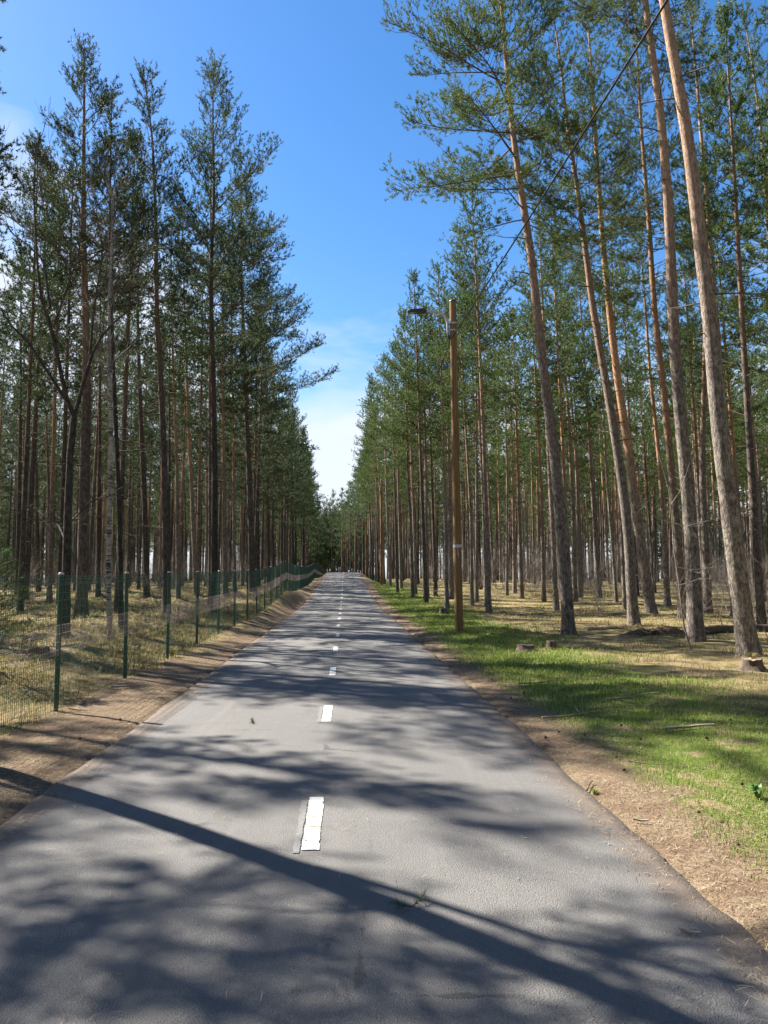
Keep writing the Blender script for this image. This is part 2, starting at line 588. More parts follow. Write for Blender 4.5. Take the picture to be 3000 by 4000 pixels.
M['post'] = mat_plain('green_post', (.008, .045, .026), (.014, .062, .038), .38, 9, .5)
M['wire'] = mat_plain('green_wire', (.014, .062, .045), (.022, .085, .062), .42, 9, .5)
M['pale_wire'] = mat_plain('pale_wire', (.25, .22, .20), (.36, .32, .295), .5, 9, .4)
M['capm'] = mat_plain('pale_cap', (.42, .42, .40), (.55, .55, .53), .5)
M['pole'] = mat_plain('treated_wood', (.15, .085, .034), (.27, .165, .07), .75, 1.4, .2, 0, (14, 14, .5), .35)
M['steel'] = mat_plain('zinc_steel', (.42, .43, .44), (.55, .56, .57), .45, 8, .5, 0.0)
M['lampg'] = mat_plain('dark_lamp_paint', (.035, .036, .04), (.06, .06, .066), .45, 8, .4)
M['lens'] = mat_plain('lamp_lens', (.25, .25, .26), (.34, .34, .36), .25, 8, .6)
M['black'] = mat_plain('black_cable', (.012, .012, .012), (.025, .024, .023), .5)
M['cut'] = mat_plain('cut_wood', (.16, .12, .085), (.30, .24, .17), .85, 12, .1, 0, (1, 1, 1), .4)
M['oldbark'] = mat_plain('old_bark', (.06, .045, .034), (.17, .13, .10), .95, 7, .1, 0, (2, 2, .6), .9)
M['rootsoil'] = mat_plain('root_soil', (.07, .045, .03), (.20, .135, .085), .95, 9, .1, 0, (1, 1, 1), .9)
M['stick'] = mat_plain('pale_stick', (.26, .20, .14), (.45, .37, .28), .85, 12, .1)
M['cone'] = mat_plain('pine_cone', (.05, .03, .018), (.13, .085, .05), .85, 40, .15, 0, (1, 1, 1), .8)
M['herb'] = mat_plain('herb_leaf', (.05, .11, .02), (.10, .19, .04), .5, 6, .4)

# ------------------------------------------------------------------ ground and path
us = np.unique(np.concatenate([np.linspace(-260, -60, 26), np.linspace(-60, -14, 60), np.linspace(-14, -5, 70), np.linspace(-5, 7, 170), np.linspace(7, 16, 60), np.linspace(16, 60, 56), np.linspace(60, 260, 26)]))
vs = np.unique(np.concatenate([np.linspace(-30, 1, 24), np.linspace(1, 16, 190), np.linspace(16, 40, 150), np.linspace(40, 125, 170), np.linspace(125, 420, 60)]))
UU, VV = np.meshgrid(us, vs)
XX = cx(UU, VV)
ZZ = ground(XX, VV)
nv, nu = UU.shape
ii = (np.arange(nv - 1)[:, None] * nu + np.arange(nu - 1)[None]).ravel()
mb = MB()
mb.add(np.stack([XX, VV, ZZ], -1), np.stack([ii, ii + 1, ii + nu + 1, ii + nu], -1))
tag(mb.build('ground', M['ground']), kind='structure', label='needle covered verges, spring grass and straw coloured wood floor')

vr = np.unique(np.concatenate([np.linspace(-28, 1, 40), np.linspace(1, 20, 420), np.linspace(20, 60, 180), np.linspace(60, 165, 150)]))
ur = np.array([-1.02, -1, -.96, -.8, -.5, -.2, 0, .2, .5, .8, .96, 1, 1.02])
Ur, Vr = np.meshgrid(ur, vr)
jag = HW + 0.045 * fbm(Vr * 0.8, np.sign(Ur) * 5, 21, 3) + 0.022 * fbm(Vr * 5, np.sign(Ur) * 5, 22, 2)
Uu = Ur * jag
Zr = road_z(Vr) + 0.022 * (1 - np.clip(np.abs(Ur), 0, 1) ** 2) + 0.006 * fbm(Uu * 1.2, Vr * .7, 31, 2)
Zr = np.where(np.abs(Ur) > 1.005, Zr - 0.09, Zr)
nr, nc = Ur.shape
ii = (np.arange(nr - 1)[:, None] * nc + np.arange(nc - 1)[None]).ravel()
mb = MB()
mb.add(np.stack([cx(Uu, Vr), Vr, Zr], -1), np.stack([ii, ii + 1, ii + nc + 1, ii + nc], -1))
tag(mb.build('path', M['asphalt']), kind='structure', label='grey asphalt cycle path running straight to a low crest')


def road_top(u, v):
    return road_z(v) + 0.022 * (1 - np.clip(np.abs(u) / HW, 0, 1) ** 2) + 0.006 * fbm(u * 1.2, v * .7, 31, 2)


def dash(v0, v1, w, u0, mat, dz, name='road_marking'):
    n = max(6, int((v1 - v0) * 40))
    v = np.linspace(v0, v1, n)
    l = u0 - w / 2 + 0.008 * (rng.random(n) - .3) + .006 * fbm(v * 9, v * 0, 5, 2)
    r = u0 + w / 2 - 0.008 * (rng.random(n) - .3) + .006 * fbm(v * 7, v * 0, 6, 2)
    cols = np.stack([l, l * .66 + r * .34, l * .33 + r * .67, r], 1)
    vv = np.repeat(v[:, None], 4, 1)
    Z = road_top(cols, vv) + dz
    mb = MB()
    i = (np.arange(n - 1)[:, None] * 4 + np.arange(3)[None]).ravel()
    mb.add(np.stack([cx(cols, vv), vv, Z], -1), np.stack([i, i + 1, i + 5, i + 4], -1))
    tag(mb.build(name, mat), kind='structure')


v = 4.72
for k in range(26):
    w = .108
    if k < 5:
        dash(v - .05, v + 1.0, .045, -.082, M['old_paint'], .005)
    dash(v, v + 1.08, w, 0, M['paint'], .006)
    v += 4.0
# spilled paint flecks beside the line
for k in range(7):
    dash(20.6 + rng.random() * .9, 21.7 + rng.random() * .3, .03 + .09 * rng.random(), -.55 + rng.random() * 1.1, M['old_paint'], .007)

# ------------------------------------------------------------------ grass, straw and needle litter (nobody could count them)


def blades(name, n, urange, v0, v1, hgt, wid, mat, mask=None, lean=.5, flat=False, label=None, vpow=1.0):
    v = np.exp(rng.uniform(math.log(v0), math.log(v1), n)) if vpow == 1.0 else v0 + (v1 - v0) * rng.random(n) ** vpow
    u = rng.uniform(urange[0], urange[1], n)
    X = cx(u, v)
    keep = np.abs(X) < 0.56 * v + .8
    if mask is not None:
        keep &= rng.random(n) < mask(u, v, X)
    u, v, X = u[keep], v[keep], X[keep]
    n = len(u)
    Z = np.where(np.abs(u) < HW, road_top(u, v), ground(X, v))
    sc = np.clip(v / 9, .8, 3.2)
    az = rng.random(n) * 2 * math.pi
    d = np.stack([np.cos(az), np.sin(az), np.zeros(n)], 1)
    sd = np.stack([-np.sin(az), np.cos(az), np.zeros(n)], 1)
    P = np.stack([X, v, Z - .004], 1)
    if flat:
        L = (hgt * (.6 + .8 * rng.random(n)))[:, None]
        W = (wid * sc)[:, None]
        up = np.stack([np.zeros(n), np.zeros(n), .006 + .012 * rng.random(n)], 1)
        tilt = np.stack([np.zeros(n), np.zeros(n), (rng.random(n) - .35) * .02], 1)
        a = P + up; mid = a + d * L * .5 + sd * L * (.12 * (rng.random(n) - .5))[:, None] + np.array([0, 0, .006]); b = a + d * L + tilt
        V = np.stack([a - sd * W, a + sd * W, mid + sd * W, mid - sd * W, b], 1)
        k = np.arange(n)[:, None] * 5
        mb = MB()
        mb.add(V, np.concatenate([k + np.array([[0, 1, 2, 3]])]), 0, False)
        mb.add(V[:0].reshape(-1, 3), [])
        mb.f.append(np.concatenate([k + np.array([[3, 2, 4]])])); mb.m.append((n, 0, False))
    else:
        Hh = (hgt * (.45 + .9 * rng.random(n)) * np.clip(sc, .9, 1.5))[:, None]
        W = (wid * sc)[:, None]
        ln = (lean * (.3 + rng.random(n)))[:, None]
        up = np.array([[0, 0, 1.0]])
        m1 = P + up * Hh * .6 + d * Hh * ln * .35
        tip = P + up * Hh * (1 - .35 * ln) + d * Hh * ln
        V = np.stack([P - sd * W, P + sd * W, m1 + sd * W * .7, m1 - sd * W * .7, tip], 1)
        k = np.arange(n)[:, None] * 5
        mb = MB()
        mb.add(V, k + np.array([[0, 1, 2, 3]]), 0, False)
        mb.f.append(k + np.array([[3, 2, 4]])); mb.m.append((n, 0, False))
    return tag(mb.build(name, mat), label, None, None, 'stuff')


def m_grass(u, v, X):
    n = fbm(X * .9, v * .9, 41, 3)
    return np.clip(1.25 + 2.0 * n, 0.03, 1) * sstep(2.42, 2.85, u + .45 * fbm(X * 2, v * 2, 44, 2)) * (1 - sstep(4.3, 6.5, u + 2.2 * fbm(X * .45, v * .45, 47, 2)))


def m_straw_r(u, v, X):
    n = fbm(X * .8, v * .8, 51, 3)
    return np.clip(.45 + 1.6 * n, 0.02, 1) * sstep(3.6, 5.6, u + 2.4 * fbm(X * .45, v * .45, 47, 2))


def m_straw_l(u, v, X):
    n = fbm(X * .8, v * .8, 61, 3)
    return np.clip(.6 + 1.6 * n, 0.04, 1) * sstep(-3.1, -3.7, u - .55 * sstep(11, 17, v) + .5 * fbm(X * 2, v * 2, 64, 2))


def m_litter(u, v, X):
    n = fbm(X * 1.5, v * 1.5, 71, 3)
    a = np.abs(u)
    base = np.where(a < HW - .25, .012, np.where(a < HW, .34, 1.0))
    return base * np.clip(.7 + 1.3 * n, .1, 1) * np.where(u > 0, 1 - .75 * sstep(3.1, 3.9, u), 1 - .6 * sstep(-3.4, -4.3, u))


blades('grass', 240000, (2.4, 9.5), 3.2, 70, .055, .0028, M['grass'], m_grass, .7, label='bright spring grass along the right verge')
blades('dry_grass', 150000, (3.2, 26), 5.5, 60, .075, .0028, M['straw'], m_straw_r, 1.1, label='straw coloured dry grass on the wood floor right of the path')
blades('dry_grass', 150000, (-20, -3.0), 5.5, 55, .125, .0030, M['straw'], m_straw_l, 1.2, label='straw and moss coloured grass tufts behind the mesh fence')
blades('needle_litter', 260000, (-5.0, 5.2), 2.4, 60, .058, .0017, M['litter'], m_litter, flat=True, label='fallen dry pine needles along both edges of the path')

M['twig_litter'] = mat_blades('twig_litter', [(0, (.05, .04, .03)), (.5, (.14, .11, .085)), (1, (.34, .28, .21))], .0)


def m_floor(u, v, X):
    return np.where(u > 0, sstep(3.2, 4.5, u), sstep(-3.3, -3.8, u)) * np.clip(.6 + 1.5 * fbm(X * .7, v * .7, 81, 2), .05, 1)


blades('twig_litter', 5200, (-16, 18), 4.5, 40, .34, .0034, M['twig_litter'], m_floor, flat=True, label='small fallen twigs strewn over the floor of the wood')

# ------------------------------------------------------------------ pines


class Shoots:
    def __init__(s):
        s.p = []; s.d = []

    def add(s, p, d):
        s.p.append(p); s.d.append(d)

    def needles(s, mb, r, K, ln, wd, sl, mat, up=.12):
        if not s.p:
            return
        P = np.concatenate(s.p); D = unit(np.concatenate(s.d))
        n = len(P)
        P = np.repeat(P, K, 0); D = np.repeat(D, K, 0); m = n * K
        rad = r.normal(size=(m, 3)); rad = unit(rad - (rad * D).sum(1, keepdims=True) * D)
        t = r.random((m, 1))
        a = .42 + .62 * r.random((m, 1)) * (1.15 - t)
        q = unit(D * np.cos(a * 1.4) + rad * np.sin(a * 1.4) + np.array([[0, 0, up]]))
        b = P + D * t * sl
        L = ln * (.7 + .6 * r.random((m, 1)))
        sd = unit(np.cross(q, r.normal(size=(m, 3)))) * wd
        V = np.stack([b - sd, b + sd, b + q * L], 1)
        mb.add(V, np.arange(m * 3).reshape(-1, 3), mat, False)


def branch_path(r, p0, az, el, L, curl, n=7):
    t = np.linspace(0, 1, n)
    e = el + curl * t
    d = np.stack([np.cos(e) * math.cos(az), np.cos(e) * math.sin(az), np.sin(e)], 1)
    w = r.normal(size=3) * .05
    P = p0 + np.concatenate([[np.zeros(3)], np.cumsum(d[:-1] * (L / (n - 1)), 0)])
    P = P + (np.sin(t * 5 + r.random() * 6)[:, None] * L * .055) * unit(r.normal(size=3)) * t[:, None] + (np.sin(t * 11 + r.random() * 6)[:, None] * L * .015) * unit(r.normal(size=3)) * t[:, None] + (t ** 2)[:, None] * w * L
    return P


def spray(r, mb, sh, P, rad, L, twig_mat, dens, lod, start=.25, upb=.5):
    """side twigs and needle shoots along one branch"""
    T = unit(np.gradient(P, axis=0))
    ns = max(4, int(L * 7.4 * dens))
    for i in range(ns):
        s = start + (1 - start) * (i + r.random()) / ns
        k = min(int(s * (len(P) - 1)), len(P) - 2); f = s * (len(P) - 1) - k
        p = P[k] * (1 - f) + P[k + 1] * f
        t = T[k]
        side = unit(np.cross(t, [0, 0, 1.0])) * (1 if i % 2 else -1)
        a = .55 + .5 * r.random()
        d = unit(t * math.cos(a) + side * math.sin(a) + np.array([0, 0, (upb - .32) + .3 * r.random()]) + r.normal(size=3) * .16)
        l = (.30 + .42 * L * (1 - s) ** .7) * (.55 + .7 * r.random())
        l = min(l, 1.5)
        q = np.array([p, p + d * l * .5 + np.array([0, 0, -.02 * l]), p + d * l + np.array([0, 0, .3 * (upb - .2) * l])])
        if lod == 0:
            tube(mb, q, [min(rad * .2, .006) + .003, min(rad * .14, .004) + .003, .003], 3, twig_mat)
        m = max(2, int(l / (.10 if lod == 0 else .17)))
        ss = np.linspace(.22, 1, m) + .05 * r.normal(size=m)
        pts = q[0] + np.clip(ss, .1, 1)[:, None] * (q[2] - q[0])
        sd2 = unit(np.cross(d, [0, 0, 1.0]))
        dd = d * .8 + sd2 * (r.normal(size=(m, 1)) * .7) + np.array([0, 0, upb]) + r.normal(size=(m, 3)) * .4
        off = unit(dd) * (r.random((m, 1)) * .22 * min(1, l))
        sh.add(pts + off * np.sign(r.random((m, 1)) + .2), dd)
    m = 4
    sh.add(P[-1] - T[-1] * (np.linspace(0, .4, m)[:, None]), np.tile(T[-1], (m, 1)) + r.normal(size=(m, 3)) * .35 + np.array([0, 0, .25]))


def axis_at(ax, z):
    return np.array([np.interp(z, ax[:, 2], ax[:, 0]), np.interp(z, ax[:, 2], ax[:, 1]), z])


def pine(r, H, r0, cb, RR, ax=None, lop=(0, 0.0), dens=1.0, lod=0, dead=14, needle=None, seg=10, low_el=-.1, fork=False, wob=.10, whorl=.52, dead_from=.22, ns_scale=1.0):
    """returns trunk MB and crown MB in local coordinates, base at the origin; crown mats: 0 twig, 1 needles"""
    tr, cr = MB(), MB()
    if ax is None:
        z = np.linspace(0, H, 14)
        a = r.random() * 6.3
        b = .006 * H * np.sin(z / H * 3 + r.random() * 6) * r.normal()
        ax = np.stack([b * math.cos(a) + .01 * z * r.normal() * .6, b * math.sin(a) + .01 * z * r.normal() * .6, z], 1)
        ax[:, :2] -= ax[0, :2]
    H = ax[-1, 2]
    nr = {0: int(H * 3.2), 1: 26, 2: 9}[lod]
    z = np.linspace(0, H, nr) if lod else np.concatenate([np.linspace(-.15, .9, 8), np.linspace(1.1, H, nr)])
    P = np.stack([axis_at(ax, q) for q in z])
    if lod:
        P[0, 2] -= .15
    t = np.clip(z / H, 0, 1)
    rad = r0 * (.93 * (1 - t) ** .72 + .07 * (1 - t)) + .008 + r0 * .38 * np.exp(-np.clip(z, 0, None) / .28)
    tube(tr, P, rad, seg if lod < 2 else 5, 0, wob=wob if lod == 0 else 0, seed=int(r.integers(999)))
    # dead stubs and bare lower branches on the trunk
    for k in range(dead):
        zz = H * dead_from + (cb - H * dead_from + 1.5) * r.random()
        if zz > cb + 2:
            continue
        az = r.random() * 6.28
        L = (.25 + 1.3 * r.random() ** 1.5) * (.5 + .5 * zz / cb)
        q = branch_path(r, axis_at(ax, zz), az, .1 + .3 * r.normal(), L, -.35 + .4 * r.random(), 5)
        tube(tr, q, np.linspace(.017, .005, 5) * (1 + .5 * r.random()), 4 if lod == 0 else 3, 1)
        if lod == 0 and L > .6:
            for j in range(3):
                k2 = r.integers(1, 4)
                q2 = branch_path(r, q[k2], az + r.normal() * .8, .2 * r.normal(), L * .4 * r.random() + .1, .2, 4)
                tube(tr, q2, np.linspace(.007, .003, 4), 3, 1)
    sh = Shoots()
    zz = cb
    while zz < H - .25:
        tt = (zz - cb) / (H - cb)
        nb = int(r.integers(2, 5)) if tt > .12 else int(r.integers(1, 3))
        if lod == 2:
            nb = max(1, nb - 1)
        a0 = r.random() * 6.28
        for k in range(nb):
            az = a0 + k * 6.28 / nb + r.normal() * .35
            prof = (.55 + 1.9 * tt if tt < .24 else 1.0) * (1 - max(0, tt - .15) / .85) ** .75 + .06
            L = RR * prof * (.55 + .6 * r.random()) * max(.25, 1 + lop[1] * math.cos(az - lop[0]))
            if L < .25:
                L = .25
            el = low_el + (.95 - low_el) * tt ** .85 + r.normal() * .14
            q = branch_path(r, axis_at(ax, zz + r.normal() * .1), az, el, L, .25 - .2 * (1 - tt) + .25 * r.normal(), 7 if lod == 0 else 5)
            rb = .006 + .0072 * L
            tube(cr, q, np.linspace(rb, .004, len(q)), {0: 5, 1: 4, 2: 3}[lod], 0)
            spray(r, cr, sh, q, rb, L, 0, dens * {0: 1.0, 1: .85, 2: .5}[lod], lod, .18 + .15 * r.random(), .12 + .5 * min(1, tt * 2.2))
        zz += whorl * (.7 + .6 * r.random()) * (1.0 if lod < 2 else 1.6)
    top = axis_at(ax, H)
    sh.add(np.tile(top, (6, 1)) - np.array([0, 0, 1.0]) * np.linspace(0, .5, 6)[:, None], np.tile([0, 0, 1.0], (6, 1)) + r.normal(size=(6, 3)) * .3)
    K, ln, wd, sl = {0: (23, .088, .0074, .15), 1: (14, .115, .0165, .18), 2: (8, .23, .038, .34)}[lod]
    sh.needles(cr, r, K, ln * ns_scale, wd * ns_scale, sl, 1)
    return tr, cr


def shade_tree(label, group, loc, tr, cr, bark='bark', needle='needle', name='pine_tree'):
    root = empty(name, loc, label, 'pine tree', group)
    tr.build('trunk', [M[bark], M['twig']], root)
    cr.build('crown', [M['twig'], M[needle]], root)
    return root


ALL_BASES = []


def hero(label, pts, wpx, H=20.5, cb=11, RR=2.4, apex=False, bark='bark', needle='needle', lop=(0, 0), dens=1.0, lod=0, dead=14, dz=0.0, group=None, D=None, seed=None, **kw):
    base = on_ground(*pts[0]) if D is None else at(pts[0][0], pts[0][1], D)
    Y = base[1]
    b = np.array([base[0], Y, gz(base[0], Y)])
    P = [at(px, py, Y) for px, py in pts[1:]]
    ax = np.array([b] + P) - b
    ax[0] = 0
    if not apex:
        d = (ax[-1] - ax[-2]) / (ax[-1][2] - ax[-2][2])
        zs = ax[-1][2]
        if zs < H:
            n = 5
            for i in range(1, n + 1):
                dzv = (H - zs) / n
                ax = np.vstack([ax, ax[-1] + np.array([d[0] * dzv * (1 - i / (n + 1)), d[1] * dzv, dzv])])
    # smooth the axis
    zz = np.linspace(0, ax[-1, 2], 40)
    X = np.interp(zz, ax[:, 2], ax[:, 0])
    for _ in range(3):
        X[1:-1] = (X[:-2] + 2 * X[1:-1] + X[2:]) / 4
    rr = np.random.default_rng(seed if seed is not None else int(abs(pts[0][0] * 13 + pts[0][1])))
    yy = zz * .012 * rr.normal() + .10 * np.sin(zz / 5 + rr.random() * 6) * (zz / zz[-1])
    ax = np.stack([X, yy, zz], 1)
    r0 = wpx / 1661 * Y / 2 * .82
    tr, cr = pine(rr, ax[-1, 2], r0, cb, RR, ax, lop, dens, lod, int(dead * 1.8), seg=18 if wpx > 14 else 10, **kw)
    ALL_BASES.append((b[0], Y))
    return shade_tree(label, group, b, tr, cr, bark, needle)


PI = math.pi
# right of the path, near rank, leaning towards it
hero('tall pine right of the wooden lamp pole, leaning, top branches reaching over the path',
     [(1228, 1370), (1225, 1289), (1210, 1114), (1195, 964), (1175, 814), (1157, 664), (1150, 575), (1135, 475), (1120, 390), (1102, 250), (1092, 125), (1080, 0)],
     32, 21.5, 11.2, 3.9, lop=(PI, .45), dens=1.15, dead=16, needle='needle_sunlit', low_el=-.35, seed=5)
hero('grey leaning pine, front one of the pair whose trunks cross',
     [(1370, 1350), (1367, 1339), (1360, 1164), (1345, 1039), (1322, 889), (1300, 764), (1282, 664), (1262, 500), (1245, 375), (1225, 250), (1212, 100), (1195, 0)],
     27, 21, 10.8, 2.7, lop=(PI, .25), dead=18, needle='needle_sunlit', seed=6)
hero('orange sunlit pine, rear one of the pair whose trunks cross',
     [(1407, 1325), (1390, 1214), (1370, 1089), (1355, 964), (1330, 814), (1312, 664), (1297, 525), (1285, 375), (1275, 250), (1267, 125), (1255, 0)],
     26, 21, 11.5, 2.6, bark='bark_orange', dead=18, needle='needle_sunlit', seed=8)
hero('thick grey leaning pine with a bare sapling growing in front of it',
     [(1503, 1385), (1495, 1164), (1475, 964), (1455, 764), (1440, 450), (1422, 250), (1400, 110), (1385, 0)],
     38, 21.5, 14.2, 2.6, dead=10, needle='needle_sunlit', seed=9)
hero('thickest pine, flaky grey and orange bark, pale stump at its foot',
     [(1618, 1415), (1595, 1264), (1570, 1064), (1545, 864), (1530, 664), (1520, 625), (1502, 475), (1490, 375), (1470, 250), (1445, 125), (1422, 0)],
     48, 21.5, 14.0, 2.7, dead=8, needle='needle_sunlit', seed=10)
hero('slim orange pine with a forked limb, partly hidden behind the thick grey leaning pine',
     [(1475, 1335), (1470, 1250), (1455, 1064), (1435, 864), (1412, 664), (1400, 450), (1387, 300), (1380, 150), (1372, 0)],
     22, 20.5, 12.5, 2.4, bark='bark_orange', dead=22, needle='needle_sunlit', seed=11)
hero('dark pine standing right behind the thickest flaky trunk and rising beside it',
     [(1592, 1330), (1570, 1100), (1556, 864), (1549, 700), (1530, 450), (1515, 300), (1500, 125), (1485, 0)],
     24, 21, 13.5, 2.5, dead=14, needle='needle_sunlit', seed=12)
hero('pine at the right border of the picture whose upper trunk crosses the corner',
     [(1700, 1330), (1695, 1000), (1678, 600), (1660, 300), (1635, 100), (1615, 0)],
     24, 20.5, 12.0, 2.5, dead=16, needle='needle_sunlit', seed=13)
hero('reddish slim pine between the crossing pair and the thick grey leaning pine',
     [(1442, 1309), (1437, 1164), (1425, 989), (1405, 814), (1395, 664), (1385, 520)],
     16, 19.5, 10.5, 2.0, bark='bark_orange', needle='needle_sunlit', seed=14)
hero('pale sunlit pine seen between the thick grey pine and the thickest flaky pine',
     [(1530, 1324), (1522, 1164), (1515, 1014), (1520, 739), (1518, 600)],
     20, 19.5, 10, 2.2, needle='needle_sunlit', seed=15)
hero('slim pine whose trunk stands directly behind the nearest lamp pole',
     [(976, 1294), (973, 1164), (970, 1000), (966, 850), (964, 664)],
     13, 18.5, 9.0, 2.6, lop=(PI, .35), dead=12, needle='needle_sunlit', seed=16)
mids = [
    ('first slender pine right of the lamp pole, dark trunk with grass at its foot', [(1020, 1309), (1018, 1114), (1006, 914), (998, 764), (995, 664)], 9),
    ('second slender pine right of the lamp pole, straight and grey', [(1030, 1301), (1030, 1014), (1028, 800)], 9),
    ('slender pine right of the lamp pole whose sunlit trunk runs straight to a high crown', [(1052, 1309), (1046, 1100), (1036, 900), (1031, 764), (1029, 640)], 11),
    ('single slim pine left of the lamp pole, straight grey trunk above the grassy bank', [(923, 1294), (920, 1014), (916, 850), (915, 700)], 10),
    ('thin pine left of the lamp pole, second from it, at the bank top', [(892, 1291), (888, 1150), (880, 1000), (876, 800)], 9),
    ('thin pine left of the lamp pole standing third from it near the second pole', [(867, 1271), (862, 1100), (856, 900), (853, 780)], 8),
    ('dark slim pine standing left behind the tall leaning lamp side pine', [(1202, 1319), (1192, 1114), (1180, 914), (1172, 700), (1165, 560)], 14),
    ('orange double looking pine left of the tall leaning pine, right trunk of the two', [(1175, 1299), (1170, 1064), (1160, 864), (1150, 664)], 11),
    ('slim brown pine in the gap left of the tall leaning pine', [(1127, 1294), (1124, 1164), (1118, 964), (1112, 800)], 11),
    ('straight dark pine in the gap, left neighbour of the slim brown one', [(1112, 1281), (1108, 1064), (1104, 900), (1098, 700)], 10),
    ('thin dark pine standing alone midway between the lamp pole and the tall leaning pine', [(1095, 1286), (1095, 1014), (1090, 850), (1088, 750)], 8),
    ('sunlit pine just right of the tall leaning pine, light left edge', [(1242, 1299), (1238, 1114), (1225, 864), (1202, 664), (1195, 560)], 14),
    ('dark pine midway between the tall leaning pine and the crossing pair', [(1295, 1292), (1280, 1064), (1268, 864), (1255, 664), (1252, 560)], 13),
    ('slim pine just left of the crossing pair with a thin crooked upper trunk', [(1332, 1301), (1322, 1164), (1310, 1014), (1303, 860)], 9),
    ('thin pale pine deep between the sunlit one and the dark one', [(1254, 1290), (1248, 1064), (1244, 964), (1222, 700)], 9),
    ('thin pine by the right border leaning left among bare twigs', [(1650, 1300), (1630, 1000), (1618, 839), (1600, 664)], 13),
    ('thin orange pine by the right border behind the twiggy shrub', [(1628, 1292), (1620, 1060), (1612, 860), (1608, 700)], 10),
]
for i, (lab, pts, w) in enumerate(mids):
    orange = 'orange' in lab or 'brown' in lab or 'red' in lab
    hero(lab, pts, w, 18 + 1.6 * rng.random(), 8.5 + 2 * rng.random(), 1.9 + .5 * rng.random(), lod=0 if i < 3 else 1, dead=14,
         bark='bark_orange' if orange else 'bark', needle='needle_sunlit', seed=30 + i, lop=(PI, .2))

# left of the path, behind the mesh fence
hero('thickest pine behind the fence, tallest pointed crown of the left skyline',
     [(175, 1334), (180, 1164), (182, 1014), (186, 814), (182, 664), (176, 480), (177, 300), (178, 105)], 30, apex=True, cb=8.5, RR=3.3, dens=1.1, dead=30, dead_from=.15, bark='bark_shaded', seed=50, low_el=.25)
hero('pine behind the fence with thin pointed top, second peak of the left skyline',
     [(360, 1329), (358, 1100), (352, 900), (345, 750), (340, 664), (340, 500), (333, 300), (312, 155)], 20, apex=True, cb=10, RR=2.0, dead=30, bark='bark_shaded', dead_from=.15, seed=51, low_el=.25)
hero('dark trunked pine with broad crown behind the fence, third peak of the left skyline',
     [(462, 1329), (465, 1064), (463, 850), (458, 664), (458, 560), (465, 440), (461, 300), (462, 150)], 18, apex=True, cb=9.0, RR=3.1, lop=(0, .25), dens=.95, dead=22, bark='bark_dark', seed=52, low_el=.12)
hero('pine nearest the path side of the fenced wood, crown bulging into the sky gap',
     [(545, 1277), (540, 1064), (532, 880), (525, 700), (520, 600), (520, 330)], 17, apex=True, cb=7.0, RR=3.4, lop=(0, .4), dens=.95, dead=18, bark='bark_shaded', seed=53, low_el=.0)
lefts = [
    ('slender dark trunk just right of the thin white birch', [(262, 1364), (260, 1164), (253, 950), (246, 800), (240, 600)], 13, 14.5, 9.0, 1.2),
    ('dark pine between the white birch and the second skyline pine', [(317, 1292), (312, 1064), (305, 914), (297, 664), (300, 480)], 16, 19.5, 11, 1.9),
    ('slim pine left neighbour of the orange trunk behind the fourth fence post', [(424, 1286), (415, 1064), (407, 900), (400, 664), (398, 550)], 13, 19, 10, 1.8),
    ('orange barked slim pine leaning right behind the fourth fence post', [(426, 1281), (432, 1000), (438, 800), (440, 664)], 10, 18.5, 10, 1.6),
    ('pale brown straight pine right of the dark trunked skyline pine', [(487, 1286), (483, 1000), (481, 664), (482, 500)], 13, 19.5, 9.5, 1.9),
    ('thin pine squeezed between the pale brown straight one and the path side pine', [(507, 1280), (504, 900), (502, 664)], 9, 18.5, 9, 1.7),
    ('dark pine at the left picture border deep behind the fence', [(38, 1286), (42, 1064), (45, 850), (46, 700)], 13, 18.5, 9.5, 1.9),
    ('slim straight pine next to the one at the left picture border', [(57, 1280), (52, 1000), (50, 700)], 10, 19, 9.5, 1.7),
    ('slim dark pine left of the forked bare tree behind the fence', [(83, 1278), (79, 1000), (77, 800)], 11, 18, 9.5, 1.8),
    ('thin pine immediately left of the forked bare trunk', [(108, 1282), (104, 1064), (96, 850)], 9, 18, 10, 1.5),
    ('dark straight pine between the thickest pine and the white birch, set far back', [(212, 1285), (213, 1000), (214, 700)], 11, 19, 10, 1.8),
    ('brown slim pine set back between the two skyline pines', [(385, 1292), (381, 1000), (372, 750)], 11, 18.5, 10, 1.7),
]
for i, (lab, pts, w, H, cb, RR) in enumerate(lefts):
    hero(lab, pts, w, H, cb, RR, lod=0 if i < 2 else 1, dead=26, dead_from=.15, bark='bark_orange' if ('orange' in lab or 'brown' in lab) else 'bark_dark' if 'dark' in lab else 'bark_shaded', seed=70 + i, low_el=.1)


def off_pine(label, x, y, H, r0, cb, RR, seed, lod=0, dens=1.0, lop=(0, 0), lean=0, fork=None, **kw):
    rr = np.random.default_rng(seed)
    ax = None
    if lean:
        z = np.linspace(0, H, 20)
        hh = np.minimum(z, 7.0)
        ax = np.stack([0 * z, -lean * (.03 * hh + .026 * hh * hh + .16 * (z - hh)), z], 1)
    tr, cr = pine(rr, H, r0, cb, RR, ax, lop, dens, lod, 6, seg=14, **kw)
    if fork:
        q = np.array(fork) - np.array([x, y, gz(x, y)])
        tube(tr, q, np.linspace(.05, .012, len(q)), 8, 0)
        sh = Shoots()
        spray(rr, cr, sh, q[2:], .03, 2.4, 0, 1.0, 0, .2)
        sh.needles(cr, rr, 16, .085, .008, .15, 1)
    ALL_BASES.append((x, y))
    return shade_tree(label, None, (x, y, gz(x, y)), tr, cr)


FORK = [(-4.95, 7.08, 4.55), (-4.87, 7.04, 5.0), (-4.76, 6.91, 5.4), (-4.59, 6.69, 5.8), (-4.58, 6.70, 6.1), (-4.44, 6.66, 6.5), (-4.30, 6.5, 7.0), (-4.1, 6.4, 7.6)]
